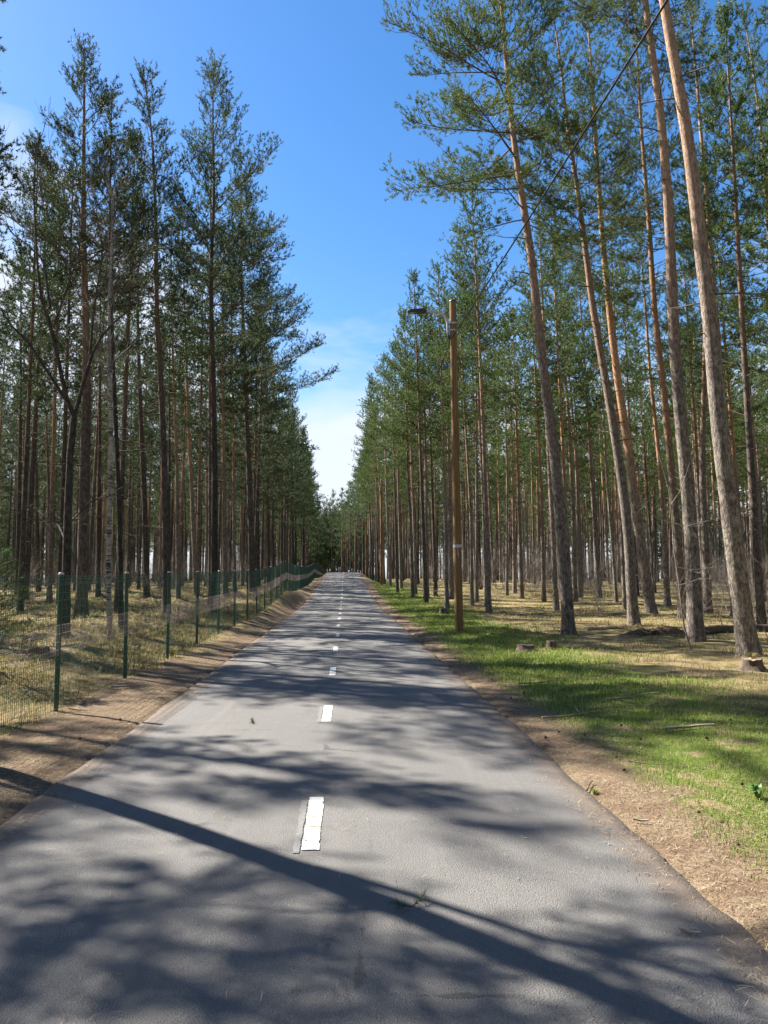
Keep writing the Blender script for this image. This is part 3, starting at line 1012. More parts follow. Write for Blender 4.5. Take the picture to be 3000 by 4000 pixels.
# pines beyond the left edge: their twigs reach into the corner and their shadows cross the path
off_pine('pine outside the left border, only its needled twigs reaching into the upper corner', -4.95, 7.75, 17.5, .118, 5.4, 1.25, 91, dens=.8, lop=(PI - .3, .55), low_el=.1, whorl=.75, lean=1.0, fork=FORK)
SHADERS = [(-10.3, 7.3, 17, 8.0, 2.8), (-12.0, 17.4, 22, 12.5, 3.0), (-12.8, 19.4, 22, 12.5, 2.6), (-12.5, 6.3, 18, 9.0, 2.6), (-15.5, 11.6, 19, 10, 2.4), (-14.5, 19.5, 19, 10, 2.3), (-17, 8.2, 19, 9, 2.5), (-13, 22.5, 19.5, 10.5, 2.0), (-10.6, 12.3, 11.8, 8.4, 1.1)]
for i, (x, y, H, cb, RR) in enumerate(SHADERS):
    tag(off_pine('pine standing outside the left border of the picture, known by its shadow on the path', x, y, H, .17 if i < 8 else .09, cb, RR, 100 + i, lod=1, dens=1.35 if i < 8 else .75), group='pines outside the left border')

# ------------------------------------------------------------------ the rest of the wood: prototypes and copies
protos = []
for i in range(9):
    kind = ('edge', 'inner', 'edge', 'inner', 'inner', 'right', 'right', 'inner', 'right')[i]
    rr = np.random.default_rng(200 + i)
    H = 18.5 + 2.2 * rr.random()
    cb = {'edge': 5.5, 'inner': 8.4, 'right': 8.4}[kind] + 1.5 * rr.random()
    RR = {'edge': 2.5, 'inner': 1.75, 'right': 2.1}[kind] + .5 * rr.random()
    tr, cr = pine(rr, H, .10 + .06 * rr.random(), cb, RR, None, (0, 0), .85 if kind == 'right' else 1.0, 1, 34 if kind != 'right' else 24, seg=9, low_el=.05, dead_from=.15)
    trm = {b: tr.mesh('trunk', [M[b], M['twig']]) for b in ('bark', 'bark_orange', 'bark_dark', 'bark_shaded')}
    crm = {b: cr.mesh('crown', [M['twig'], M[b]]) for b in ('needle', 'needle_sunlit')}
    protos.append((kind, trm, crm))
far_protos = []
for i in range(5):
    rr = np.random.default_rng(300 + i)
    far_protos.append(pine(rr, 18.5 + 2 * rr.random(), .16, (5.0, 9, 7, 9, .8)[i], (2.5, 1.9, 2.2, 2.1, 3.0)[i], None, (0, 0), (.8, .8, .8, .8, 1.5)[i], 2, 5, low_el=.0))

cand = []
rs = np.random.default_rng(17)
beside = set()
pts = list(ALL_BASES)


def bend(v):
    return -max(0.0, v - 118) * .068


def try_add(u, v, mind):
    x = float(cx(u, v))
    for (a, b) in pts:
        if (a - x) ** 2 + (b - v) ** 2 < mind * mind:
            return
    pts.append((x, v)); cand.append((x, v, u))


for v in np.arange(23, 245, 2.5):               # the ranks along both edges
    w = v + rs.normal() * .5
    if w > 30:
        try_add(-5.0 - .9 * rs.random() + bend(w), w, 3.4 if w < 62 else 2.0)
    if w > 34:
        try_add((4.2 if w < 52 else 3.4) + .9 * rs.random() + bend(w), w, 2.7)
for k in range(14000):
    left = rs.random() < .5
    v = 16 + 214 * rs.random() ** 1.25
    if left:
        u = -5.3 - 66 * rs.random() ** 1.15
    else:
        u = 4.8 + 68 * rs.random() ** 1.25
    x = cx(u, v)
    if abs(x) > .53 * v + 2.5:
        if left and u > -34 and abs(x) > .5 * v + 4.5 and abs(x) < .53 * v + 14:  # unseen trees past the left edge, put in to shade the floor
            n0 = len(cand)
            try_add(u, v, 3.6)
            if len(cand) > n0:
                beside.add(cand[-1][:2])
        continue
    if v < 30 and not left and u < 12:
        continue
    if v < 27 and left:
        continue
    # keep the openings that let the sun reach the path
    try_add(u + bend(v), v, (3.1 if left and u > -16 else 3.2) if v < 60 else 3.0)
closers = set()
for k in range(400):                             # the wood closes the view beyond the bend
    v = 180 + 60 * rs.random()
    n0 = len(cand)
    try_add(-12 + 24 * rs.random() + bend(v), v, 2.2)
    if len(cand) > n0:
        closers.add(cand[-1][:2])

cand.sort(key=lambda q: q[1] + .35 * abs(q[2]) + (1000 if q[:2] in beside else 0))
N_THINGS = 296 - len(ALL_BASES)
far = MB(); nfar = 0
for i, (x, v, u) in enumerate(cand):
    ub = u - bend(v)
    edge = abs(ub) < 6.3
    if i < N_THINGS:
        want = ('edge' if edge else 'inner') if ub < 0 else ('right' if rs.random() < .7 or edge else 'inner')
        ch = [p for p in protos if p[0] == want]
        kind, trm, crm = ch[rs.integers(len(ch))]
        bark = (('bark_shaded', 'bark_orange', 'bark') if ub > 0 else ('bark_shaded', 'bark_dark', 'bark_orange'))[rs.integers(3)] if not (ub < 0 and edge) else ('bark_dark', 'bark_shaded')[rs.integers(2)]
        tone = 'orange barked' if bark == 'bark_orange' else 'shade-darkened' if bark == 'bark_shaded' else 'grey barked' if bark == 'bark' else 'dark barked'
        depth = 'among the nearer ones' if v < 42 else 'mid distance' if v < 70 else 'far back'
        if ub < 0:
            lab = ('bushy %s pine in the edge rank behind the fence, %s' if edge else 'slim %s pine in the crowd behind the fence, %s') % (tone, depth)
            grp = 'edge rank of pines behind the fence' if edge else 'crowd of pines behind the fence'
        else:
            lab = ('tall %s pine in the edge rank along the verge, %s' if edge else 'slim %s pine in the crowd right of the path, %s') % (tone, depth)
            grp = 'edge rank of pines along the right verge' if edge else 'crowd of pines right of the path'
        root = empty('pine_tree', (x, v, gz(x, v) - .03), lab, 'pine tree', grp + ', ' + tone + ', ' + depth, rs.random() * 6.28)
        s = (.80 + .14 * rs.random()) if (ub > 0 and edge and v < 60) else .82 + .26 * rs.random()
        root.scale = (s, s, s * (.96 + .08 * rs.random()))
        ln = (.035 if ub > 0 else .012)
        q = Matrix.Rotation(rs.normal() * .015 - (ln if edge else ln * .5), 4, 'Y') @ Matrix.Rotation(rs.normal() * .012, 4, 'X') @ Matrix.Rotation(rs.random() * 6.28, 4, 'Z')
        root.rotation_euler = q.to_euler()
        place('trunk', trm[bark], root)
        place('crown', crm['needle_sunlit' if ub > 0 else 'needle'], root)
    else:
        tr, cr = far_protos[4 if (x, v) in closers else (0 if ub < 0 and edge else int(rs.integers(1, 4)))]
        s = .82 + .28 * rs.random()
        q = Matrix.Translation((x, v, gz(x, v))) @ Matrix.Rotation(rs.random() * 6.28, 4, 'Z') @ Matrix.Scale(s, 4)
        k0 = len(far.m)
        far.merge(tr, np.array(q))
        for j in range(k0, len(far.m)):
            n_, m_, b_ = far.m[j]; far.m[j] = (n_, 2 if m_ == 0 else 0, b_)
        far.merge(cr, np.array(q))
        nfar += 1
print('pines as things', min(len(cand), N_THINGS) + len(ALL_BASES), 'far', nfar)
for k in range(5000):                            # the wood goes on unseen beside and behind the viewer, cutting sky fill
    v = -62 + 96 * rs.random()
    u = (4.6 + 38 * rs.random()) if rs.random() < .5 else -(5.6 + 38 * rs.random())
    x = float(cx(u, v))
    if (u > 0 and x < .53 * v + 3.2) or (u < 0 and v > 2.5):
        continue
    n0 = len(cand)
    try_add(u, v, 3.0)
    if len(cand) > n0:
        tr, cr = far_protos[int(rs.integers(1, 4))]
        q = Matrix.Translation((x, v, gz(x, v))) @ Matrix.Rotation(rs.random() * 6.28, 4, 'Z') @ Matrix.Scale(.82 + .28 * rs.random(), 4)
        k0 = len(far.m)
        far.merge(tr, np.array(q))
        for j in range(k0, len(far.m)):
            n_, m_, b_ = far.m[j]; far.m[j] = (n_, 2 if m_ == 0 else 0, b_)
        far.merge(cr, np.array(q)); nfar += 1
print('far total', nfar, far.n)
for k in range(420):                             # young conifers that close the view far back
    lf = k % 2 != 0
    v = 62 + 75 * rs.random(); u = -(34 + 50 * rs.random()) if lf else 46 + 45 * rs.random()
    x = float(cx(u, v))
    if abs(x) > .55 * v + 4:
        continue
    tr, cr = far_protos[4]
    sc_ = .28 + .3 * rs.random()
    q = Matrix.Translation((x, v, gz(x, v))) @ Matrix.Rotation(rs.random() * 6.28, 4, 'Z') @ Matrix.Diagonal((sc_ * 1.3, sc_ * 1.3, sc_, 1))
    k0 = len(far.m); far.merge(tr, np.array(q)); far.merge(cr, np.array(q))
far_o = far.build('forest', [M['twig'], M['needle'], M['bark_shaded']])
tag(far_o, 'far pine wood beyond the crest, behind the nearer trunks and unseen around the viewer', 'wood', None, 'stuff')
for o_ in bpy.data.meshes:
    if o_.users == 0:
        bpy.data.meshes.remove(o_)

# ------------------------------------------------------------------ bare broadleaf trees, birch, saplings, shrubs


def grow(mb, r, p, d, L, rad, depth, mat=0, up=.25, spread=.6, kids=4, segs=4, curve=.15):
    n = 5
    P = [np.array(p, float)]
    dd = unit(np.array(d, float))
    for i in range(n):
        dd = unit(dd + r.normal(size=3) * curve + np.array([0, 0, up * .2]))
        P.append(P[-1] + dd * L / n)
    P = np.array(P)
    tube(mb, P, np.linspace(rad, max(rad * .35, .0022), n + 1), max(3, segs), mat)
    if depth <= 0:
        return
    for k in range(kids):
        s = .3 + .68 * (k + r.random()) / kids
        i = min(int(s * n), n - 1)
        q = P[i] + (P[i + 1] - P[i]) * (s * n - i)
        t = unit(P[i + 1] - P[i])
        rd = r.normal(size=3); rd = unit(rd - (rd @ t) * t)
        grow(mb, r, q, t * math.cos(spread) + rd * math.sin(spread) + np.array([0, 0, up * .3]), L * (.35 + .35 * r.random()) * (1.15 - .5 * s), rad * .45, depth - 1, mat, up, spread, max(2, kids - 1), max(3, segs - 1), curve)


# forked bare tree behind the first fence post
def pix_limb(pts, Y, base):
    return np.array([at(px, py, Y) for px, py in pts]) - base


r_ = np.random.default_rng(400)
b = on_ground(140, 1374); Y0 = b[1]; b = np.array([b[0], Y0, gz(b[0], Y0)])
root = empty('bare_tree', b, 'dark bare broadleaf tree forking into long limbs, behind the first fence post', 'bare tree')
tk = MB()
stem = pix_limb([(140, 1374), (143, 1250), (147, 1100), (152, 980), (160, 899)], Y0, b); stem[0] = (0, 0, -.1)
tube(tk, stem, [.125, .10, .09, .08, .07], 10, 0)
tk.build('trunk', [M['bark_dark']], root)
lm = MB()
for pts_, r0 in (([(160, 899), (148, 864), (130, 764), (118, 700), (108, 664), (103, 590), (100, 450), (108, 380), (122, 330)], .058),
                 ([(160, 899), (178, 830), (195, 764), (215, 720), (240, 690), (268, 664), (300, 610), (330, 540)], .05),
                 ([(152, 880), (100, 800), (60, 740), (20, 700), (-20, 640), (-60, 560)], .042),
                 ([(108, 664), (85, 555), (40, 510), (0, 480), (-40, 430)], .035),
                 ([(100, 450), (70, 420), (40, 350), (15, 290)], .02),
                 ([(195, 764), (205, 690), (222, 600), (240, 520)], .035),
                 ([(118, 700), (150, 620), (175, 560), (190, 480)], .03),
                 ([(147, 1180), (120, 1160), (90, 1130), (50, 1115), (0, 1085)], .028),
                 ([(150, 1130), (180, 1080), (215, 1060), (250, 1070)], .02)):
    P = pix_limb(pts_, Y0, b)
    P[:, 1] += np.linspace(0, 1, len(P)) * r_.normal() * 1.0
    tube(lm, P, np.linspace(r0, .008, len(P)), 6, 0)
    for k in range(14):
        i = r_.integers(1, len(P) - 1)
        t = unit(P[i + 1] - P[i])
        grow(lm, r_, P[i] + (P[i + 1] - P[i]) * r_.random(), t + r_.normal(size=3) * .7 + np.array([0, 0, .2]), .5 + .9 * r_.random(), .010, 1, 0, .15, .6, 4, 3)
lm.build('limbs', [M['bark_dark']], root)

# the birch
b = on_ground(238, 1370); Y0 = b[1]; b = np.array([b[0], Y0, gz(b[0], Y0)])
root = empty('birch_tree', b, 'thin white barked birch without leaves behind the fence', 'birch tree')
P = pix_limb([(238, 1370), (234, 1250), (237, 1100), (240, 900), (235, 750), (238, 600), (243, 480), (247, 380)], Y0, b); P[0] = (0, 0, -.1)
tk = MB(); tube(tk, P, [.072, .064, .058, .05, .042, .032, .02, .008], 10, 0); tk.build('trunk', [M['birch']], root)
cr = MB()
for k in range(46):
    i = r_.integers(3, len(P) - 1)
    p = P[i] + (P[i + 1] - P[i]) * r_.random()
    grow(cr, r_, p, r_.normal(size=3) * .6 + np.array([0, 0, 1.0]), .8 + 1.1 * r_.random(), .011, 1, 0, .4, .45, 6, 3, .1)
cr.build('crown', [M['grey_twig']], root)


def bare_shrub(label, x, y, h, n, seed, mat='grey_twig', group=None, name='bare_shrub', spread=.5, kids=5, rad=.010):
    r = np.random.default_rng(seed)
    mb = MB()
    for k in range(n):
        d = np.array([r.normal() * .35, r.normal() * .35, 1.0])
        grow(mb, r, np.array([r.normal() * .12, r.normal() * .12, -.05]), d, h * (.6 + .5 * r.random()), rad, 2, 0, .2, spread, kids, 4)
    return tag(mb.build(name, M[mat], None, (x, y, gz(x, y))), label, 'shrub', group)


q = on_ground(1648, 1400)
bare_shrub('pale twiggy bare shrub at the right border beside the thickest pine', q[0] + .25, q[1], 2.6, 7, 501)
q = on_ground(1652, 1352)
bare_shrub('brown twiggy bare shrub behind the thickest pine at the right border', q[0], q[1], 2.2, 8, 502, 'twig')
# sapling in front of the thick grey pine
b = on_ground(1494, 1404); Y0 = b[1]; b = np.array([b[0], Y0, gz(b[0], Y0)])
mb = MB()
P = pix_limb([(1494, 1404), (1478, 1355), (1472, 1310), (1466, 1255), (1456, 1190), (1452, 1124), (1445, 1060), (1420, 970), (1400, 900)], Y0, b); P[0] = (0, 0, -.05)
tube(mb, P, np.linspace(.022, .005, len(P)), 6, 0)
for pts_ in ([(1467, 1264), (1490, 1258), (1510, 1250), (1535, 1250), (1550, 1240)], [(1453, 1130), (1480, 1136), (1510, 1130), (1540, 1122), (1562, 1120)], [(1462, 1225), (1490, 1232), (1520, 1228), (1555, 1205)], [(1449, 1090), (1470, 1060), (1480, 1030), (1490, 1000)], [(1453, 1130), (1420, 1120), (1390, 1095), (1360, 1090)], [(1430, 1005), (1400, 985), (1370, 960)]):
    Q = pix_limb(pts_, Y0 - .1, b)
    tube(mb, Q, np.linspace(.009, .003, len(Q)), 4, 0)
    for k in range(5):
        i = r_.integers(1, len(Q) - 1)
        grow(mb, r_, Q[i], r_.normal(size=3) + np.array([0, 0, .3]), .2 + .2 * r_.random(), .004, 0, 0)
tag(mb.build('sapling', M['grey_twig'], None, b), 'thin bent bare sapling in front of the thick grey leaning pine', 'sapling')

ug = []
r_u = np.random.default_rng(77)
for k in range(46):
    right = k % 3 != 0
    v = 24 + 34 * r_u.random()
    u = (5.5 + 16 * r_u.random()) if right else -(5.5 + 16 * r_u.random())
    x = float(cx(u, v))
    if abs(x) > .5 * v:
        continue
    ug.append((x, v, right))
pr = None
src = {}
for k, (x, v, right) in enumerate(ug):
    lab = 'small bare bush among the trunks right of the path' if right else 'small bare bush among the trunks behind the fence'
    grp = 'bare bushes right of the path' if right else 'bare bushes behind the fence'
    key = k % 3
    if key not in src:
        src[key] = bare_shrub(lab, x, v, 1.6, 6, 520 + key, 'grey_twig', grp, rad=.009)
        continue
    c = src[key].copy(); COL.objects.link(c)
    c.location = (x, v, gz(x, v)); c.rotation_euler = (0, 0, r_u.random() * 6.28)
    s = .7 + .6 * r_u.random(); c.scale = (s, s, s)
    c['label'] = lab; c['group'] = grp

# twiggy undergrowth far back between the trunks: one uncountable mass
tw = []
for k in range(3):
    q_ = MB(); r = np.random.default_rng(800 + k)
    for j in range(9):
        grow(q_, r, np.array([r.normal() * .3, r.normal() * .3, -.05]), np.array([r.normal() * .4, r.normal() * .4, 1.0]), 1.7 + .9 * r.random(), .012, 1, 0, .2, .5, 7, 3)
    tw.append(q_)
und = MB()
for k in range(330):
    rt_ = k % 2
    v = 46 + 60 * r_u.random(); u = (8 + 48 * r_u.random()) * (1 if rt_ else -1)
    x = float(cx(u, v))
    und.merge(tw[k % 3], np.array(Matrix.Translation((x, v, gz(x, v))) @ Matrix.Rotation(r_u.random() * 6.28, 4, 'Z') @ Matrix.Scale(.8 + .7 * r_u.random(), 4)))
tag(und.build('undergrowth', M['grey_twig']), 'grey leafless undergrowth far back between the pine trunks', None, None, 'stuff')

# young spruce at the left border
q = on_ground(-25, 1452)
root = empty('young_spruce', (q[0] - .1, q[1] + .3, gz(q[0] - .1, q[1] + .3)), 'small green young spruce behind the fence at the left border', 'spruce')
tk = MB(); tube(tk, [(0, 0, -.1), (0, 0, .8), (0, 0, 1.75)], [.03, .02, .006], 6); tk.build('trunk', [M['twig']], root)
cr = MB(); sh = Shoots()
for k in range(44):
    zz = .12 + 1.6 * (k / 44)
    L = .85 * (1 - zz / 1.85) + .08
    P = branch_path(r_, np.array([0, 0, zz]), k * 2.4, .1 + .3 * zz, L, .1, 5)
    tube(cr, P, np.linspace(.008, .003, 5), 3, 0)
    for j in range(9):
        s = .2 + .8 * j / 9
        p = P[0] + (P[-1] - P[0]) * s
        t = unit(P[-1] - P[0]); sd = unit(np.cross(t, [0, 0, 1])) * (1 if j % 2 else -1)
        l = .3 * L * (1.1 - s) + .06
        m = 4
        sh.add(p + (t * .5 + sd * .8) * (np.linspace(0, l, m)[:, None]), np.tile(t * .5 + sd * .8, (m, 1)) + r_.normal(size=(m, 3)) * .2)
sh.needles(cr, r_, 16, .028, .0028, .08, 1, .05)
cr.build('crown', [M['twig'], M['spruce']], root)

# ------------------------------------------------------------------ mesh fence
FH = 1.66
fr = empty('mesh_fence', (cx(-3.3, 9.5), 9.5, 0), 'green welded mesh fence with a pale wire band along the left side', 'fence')


def fu(Y):
    return np.interp(Y, [0, 9.5, 26, 40, 130], [-3.38, -3.32, -3.08, -3.07, -3.07])


fv = [9.55 - 2.8 * 2, 9.55 - 2.8, 9.55, 12.35]
while fv[-1] < 119:
    fv.append(fv[-1] + 2.75)
fp = []
for k, v in enumerate(fv):
    x = float(cx(fu(v), v))
    fp.append(np.array([x, v, float(fence_z(v))]))
off = np.array(fr.location)
pm = MB()
tube(pm, [(0, 0, -.2), (0, 0, FH)], [.030, .030], 12, 0, cap=True)
post_me = pm.mesh('post', M['post'])
cm = MB()
tube(cm, [(0, 0, FH), (0, 0, FH + .018), (0, 0, FH + .026)], [.034, .033, .022], 12, 0, cap=True)
cap_me = cm.mesh('cap', M['capm'])
for k, p in enumerate(fp):
    po = place('post', post_me, fr, p - off)
    po.rotation_euler = (r_.normal() * .008, r_.normal() * .008, 0)
    place('post_cap', cap_me, po)
rows = np.concatenate([[.04], np.arange(.14, 1.56, .1), [1.56, 1.60, 1.64]])
B0, B1 = .68, 1.02
side = np.array([.036, 0, 0])                     # the mesh hangs on the path side of the posts
for k in range(len(fp) - 1):
    a, c = fp[k] + side, fp[k + 1] + side
    L = np.linalg.norm(c - a)
    gm, pb = MB(), MB()
    wr = .0025 if a[1] < 22 else .0018
    for h in rows:
        t = np.linspace(0, 1, 6)[:, None]
        P = a + (c - a) * t + np.array([0, 0, 1.0]) * h
        P[:, 2] += .006 * np.sin(np.linspace(0, 12, 6) + h * 20)
        pale = B0 - .02 <= h <= B1 + .03
        tube(pb if pale else gm, P - off, wr * (1.4 if pale else 1.0), 4, 0)
    nv_ = int(L / .05)
    for j in range(nv_):
        q = a + (c - a) * ((j + .5) / nv_)
        for m_, z0, z1 in ((gm, .03, B0), (pb, B0, B1 + .02), (gm, B1 + .02, 1.645)):
            tube(m_, np.array([q + (0, 0, z0), q + (0, 0, z1)]) - off + np.array([.003, 0, 0]), wr, 3, 0)
    gm.build('mesh_panel', M['wire'], fr)
    pb.build('pale_wire_band', M['pale_wire'], fr)

# ------------------------------------------------------------------ wooden lamp poles with their cable


def lamp_pole(label, x, y, H, r0, lean=0.0, arm=True, band=False, group='wooden lamp poles along the right verge'):
    z = gz(x, y)
    root = empty('street_lamp', (x, y, z), label, 'lamp pole', group)
    root.rotation_euler = (0, lean, 0)
    mb = MB()
    zz = np.linspace(-.3, H, 16)
    tube(mb, np.stack([0 * zz, 0 * zz, zz], 1), np.linspace(r0, r0 * .78, 16), 20, 0, cap=True, wob=.02, seed=3)
    mb.build('pole', M['pole'], root)
    mb = MB(); tube(mb, [(0, 0, H - .01), (0, 0, H + .03), (0, 0, H + .05)], [r0 * .84, r0 * .86, r0 * .5], 20, 0, cap=True)
    mb.build('pole_cap', M['lampg'], root)
    rt = r0 * .8
    ah = H - .62
    mb = MB()
    t = np.linspace(0, 1, 9)
    bx = -(rt + .06)
    curve = [(bx, 0, ah - .28), (bx, 0, ah), (bx - .03, 0, ah + .12), (bx - .12, 0, ah + .26), (bx - .26, 0, ah + .33), (bx - .42, 0, ah + .36), (bx - .62, 0, ah + .36)]
    tube(mb, curve, .036, 10, 0, cap=True)
    mb.build('lamp_arm', M['steel'], root)
    for dz_ in (-.22, -.02):
        mb = MB()
        tube(mb, [(0, 0, ah + dz_), (0, 0, ah + dz_ + .04)], [rt + .008] * 2, 20, 0)
        box(mb, (bx * .75, 0, ah + dz_ + .02), (.12, .05, .04))
        mb.build('bracket', M['steel'], root)
    # lamp head: a flat tapering housing with a lens below
    mb = MB()
    xs = .82 * np.array([0, .06, .22, .30, .55, .62, .64]); ws = np.array([.04, .075, .085, .12, .125, .10, .05]); hs = 1.2 * np.array([.035, .055, .062, .05, .042, .03, .012])
    an = np.linspace(0, 2 * math.pi, 16, endpoint=False)
    sx = np.sign(np.cos(an)) * np.abs(np.cos(an)) ** .6; sz = np.sign(np.sin(an)) * np.abs(np.sin(an)) ** .6
    V = np.stack([np.stack([np.full(16, bx - .58 - xs[i]), ws[i] * sx, ah + .365 - .02 * xs[i] + hs[i] * sz], 1) for i in range(7)])
    i = np.arange(6)[:, None] * 16; j = np.arange(16)[None]; kk = (j + 1) % 16
    F = np.stack([i + j, i + kk, i + 16 + kk, i + 16 + j], -1).reshape(-1, 4)
    mb.add(V.reshape(-1, 3), F)
    mb.add(V[0], [list(range(16))], 0, False); mb.add(V[-1], [list(range(16))[::-1]], 0, False)
    hd = mb.build('lamp_head', M['lampg'], root)
    mb = MB(); box(mb, (bx - .58 - .36, 0, ah + .365 - .055), (.20, .17, .012)); mb.build('lens', M['lens'], hd)
    if band:
        mb = MB(); tube(mb, [(0, 0, 2.26), (0, 0, 2.30), (0, 0, 2.345)], [r0 * .965 + .004] * 3, 20, 0)
        st = mb.build('strap', M['capm'], root)
        mb = MB(); tube(mb, [(-.01, -r0 - .006, 2.27), (.0, -r0 - .012, 2.12), (.01, -r0 - .005, 2.0)], .007, 5, 0)
        mb.build('strap_end', M['capm'], st)
    mb = MB(); tube(mb, [(bx + .02, -.02, ah - .25), (bx + .03, -.03, ah - .45), (-rt - .02, -.03, ah - .6)], .012, 6, 0)
    box(mb, (-rt - .03, 0, ah - .38), (.05, .05, .10))
    mb.build('cable_clamp', M['black'], root)
    return root, np.array([x + bx, y, z + ah - .42])


p = on_ground(992, 1365)
x1, y1 = float(p[0]), float(p[1])
top = at(978, 652, y1)
H1 = float(top[2] - gz(x1, y1))
_, c1 = lamp_pole('nearest wooden lamp pole, brown with a pale strap, on the grassy verge', x1, y1, H1, .118, math.atan2(top[0] - x1, H1), True, True)
q = at(824, 1264, 66); top = at(822, 1037, 66)
_, c2 = lamp_pole('second wooden lamp pole further along the right verge, smaller and dark', float(q[0]), 66.0, float(top[2] - gz(q[0], 66)), .115)
q = at(791, 1252, 105); top = at(791, 1111, 105)
_, c3 = lamp_pole('third wooden lamp pole by the crest of the path', float(q[0]), 105.0, float(top[2] - gz(q[0], 105)), .115)
q = at(739, 1230, 150); top = at(739, 1149, 150)
_, c4 = lamp_pole('farthest lamp pole beyond the crest, propped by a slanting stay pole', float(q[0]), 150.0, float(top[2] - gz(q[0], 150)), .13)
s0 = at(742, 1158, 150.3); s1 = at(776, 1240, 150.3); s1[2] = gz(s1[0], 150.3) - .1
mb = MB(); tube(mb, [s0 - s1, np.zeros(3)], [.10, .13], 10, 0, cap=True)
tag(mb.build('stay_pole', M['pole'], None, s1), 'slanting wooden stay pole propping the farthest lamp pole', 'pole')


def cable(a, b_, sag, rad, label, segs=5):
    t = np.linspace(0, 1, 40)[:, None]
    P = a + (b_ - a) * t
    P[:, 2] -= (4 * sag * t * (1 - t))[:, 0]
    mb = MB(); tube(mb, P - a, rad, segs)
    return tag(mb.build('overhead_cable', M['black'], None, a), label, 'cable')


pc = at(1413, 0, 9.2)
dirc = pc - c1
c0 = c1 + dirc * (46 / np.linalg.norm(dirc)); c0[2] += .6
cable(c1, c0, .55, .017, 'black cable rising from the nearest lamp pole across the pine tops on the right')
cable(c1, c2, .7, .015, 'black cable sagging between the nearest and the second lamp pole')
cable(c2, c3, .6, .015, 'black cable between the second and the third lamp pole')

# ------------------------------------------------------------------ stumps, log, twigs, cones and sprigs


def stump(label, px, py, r0, h, cut='cut', seed=0):
    q = on_ground(px, py); r = np.random.default_rng(seed)
    root = empty('tree_stump', (q[0], q[1], gz(q[0], q[1])), label, 'stump')
    mb = MB(); zz = np.linspace(-.08, h, 7)
    V, F = tube_geo(np.stack([0 * zz, 0 * zz, zz], 1), r0 * (1 + .5 * np.exp(-np.clip(zz, 0, 9) / .06)), 18, wob=.3, seed=seed)
    V = V.reshape(7, 18, 3); V[-1, :, 2] += .012 * r.normal(size=18)
    mb.add(V.reshape(-1, 3), F)
    mb.build('bark', M['oldbark'], root)
    mb = MB(); mb.add(np.vstack([V[-1] * .985, [[0, 0, h - .01]]]), [[i, (i + 1) % 18, 18] for i in range(18)], 0, False)
    mb.build('cut_face', M[cut], root)
    return root


stump('low dark stump on the grass right of the lamp pole, left of two', 1135, 1407, .16, .13, 'oldbark', 1)
stump('small brown stump on the grass right of the lamp pole, right of two', 1192, 1402, .10, .17, 'oldbark', 2)
stump('dark stump in the grass left behind the nearest lamp pole', 958, 1326, .15, .22, 'oldbark', 3)
stump('pale weathered stump at the foot of the thickest pine', 1625, 1448, .17, .19, 'cut', 4)
stump('dark mossy stump behind the fence left of the first post', 83, 1420, .17, .18, 'oldbark', 5)
stump('small dark stump among the trunks behind the second lamp pole bank', 940, 1287, .16, .3, 'oldbark', 6)


def log(label, pa, pb, rad, mat, name='fallen_log', lift=.6, seed=0):
    a, c = on_ground(*pa), on_ground(*pb)
    r = np.random.default_rng(seed)
    n = 16
    P = a + (c - a) * np.linspace(0, 1, n)[:, None]
    P[:, 2] = ground(P[:, 0], P[:, 1]) + rad * lift
    P[:, 1] += .1 * np.sin(np.linspace(0, 4, n))
    mb = MB(); tube(mb, P - a, rad * np.linspace(1.1, .75, n), 12, 0, cap=True, wob=.28, seed=seed)
    for k in range(5):
        i = r.integers(2, n - 2)
        grow(mb, r, P[i] - a, np.array([r.normal(), r.normal(), .7]), .3 + .4 * r.random(), .014, 0, 0)
    return tag(mb.build(name, M[mat], None, a), label, 'log')


log('long rotting log lying behind the two thickest leaning pines', (1512, 1372), (1760, 1362), .13, 'oldbark', seed=3)
log('pale fallen trunk lying between the tall leaning pine and the crossing pair', (1265, 1362), (1330, 1358), .06, 'stick', seed=4)
# torn up root mound
q = on_ground(1415, 1372)
mb = MB()
th = np.linspace(0, 2 * math.pi, 40, endpoint=False); rr_ = np.linspace(0, 1, 12)
Vm = []
for a in rr_:
    for t in th:
        x, y = a * 1.15 * math.cos(t), a * .5 * math.sin(t)
        z = .36 * (1 - a ** 1.3) * (1 + .9 * float(fbm(np.array(x * 3.0), np.array(y * 3.0 + 7), 5, 3))) - .06
        if y < -.2:
            z = z * .8
        Vm.append((x + .05 * float(fbm(np.array(t * 3), np.array(a * 4), 6, 2)), y, z))
i = np.arange(11)[:, None] * 40; j = np.arange(40)[None]; k = (j + 1) % 40
mb.add(np.array(Vm), np.stack([i + j, i + k, i + 40 + k, i + 40 + j], -1).reshape(-1, 4))
for kx in range(24):
    a = r_.random() * 6.28
    grow(mb, r_, np.array([1.0 * math.cos(a) * r_.random(), -.3 + .1 * r_.random(), .12]), np.array([r_.normal(), -.6, .1]), .25 + .3 * r_.random(), .012, 1, 0, -.2)
tag(mb.build('root_mound', M['rootsoil'], None, (q[0], q[1], gz(q[0], q[1]))), 'reddish brown mound of torn up roots beside the crossing pines', 'mound')


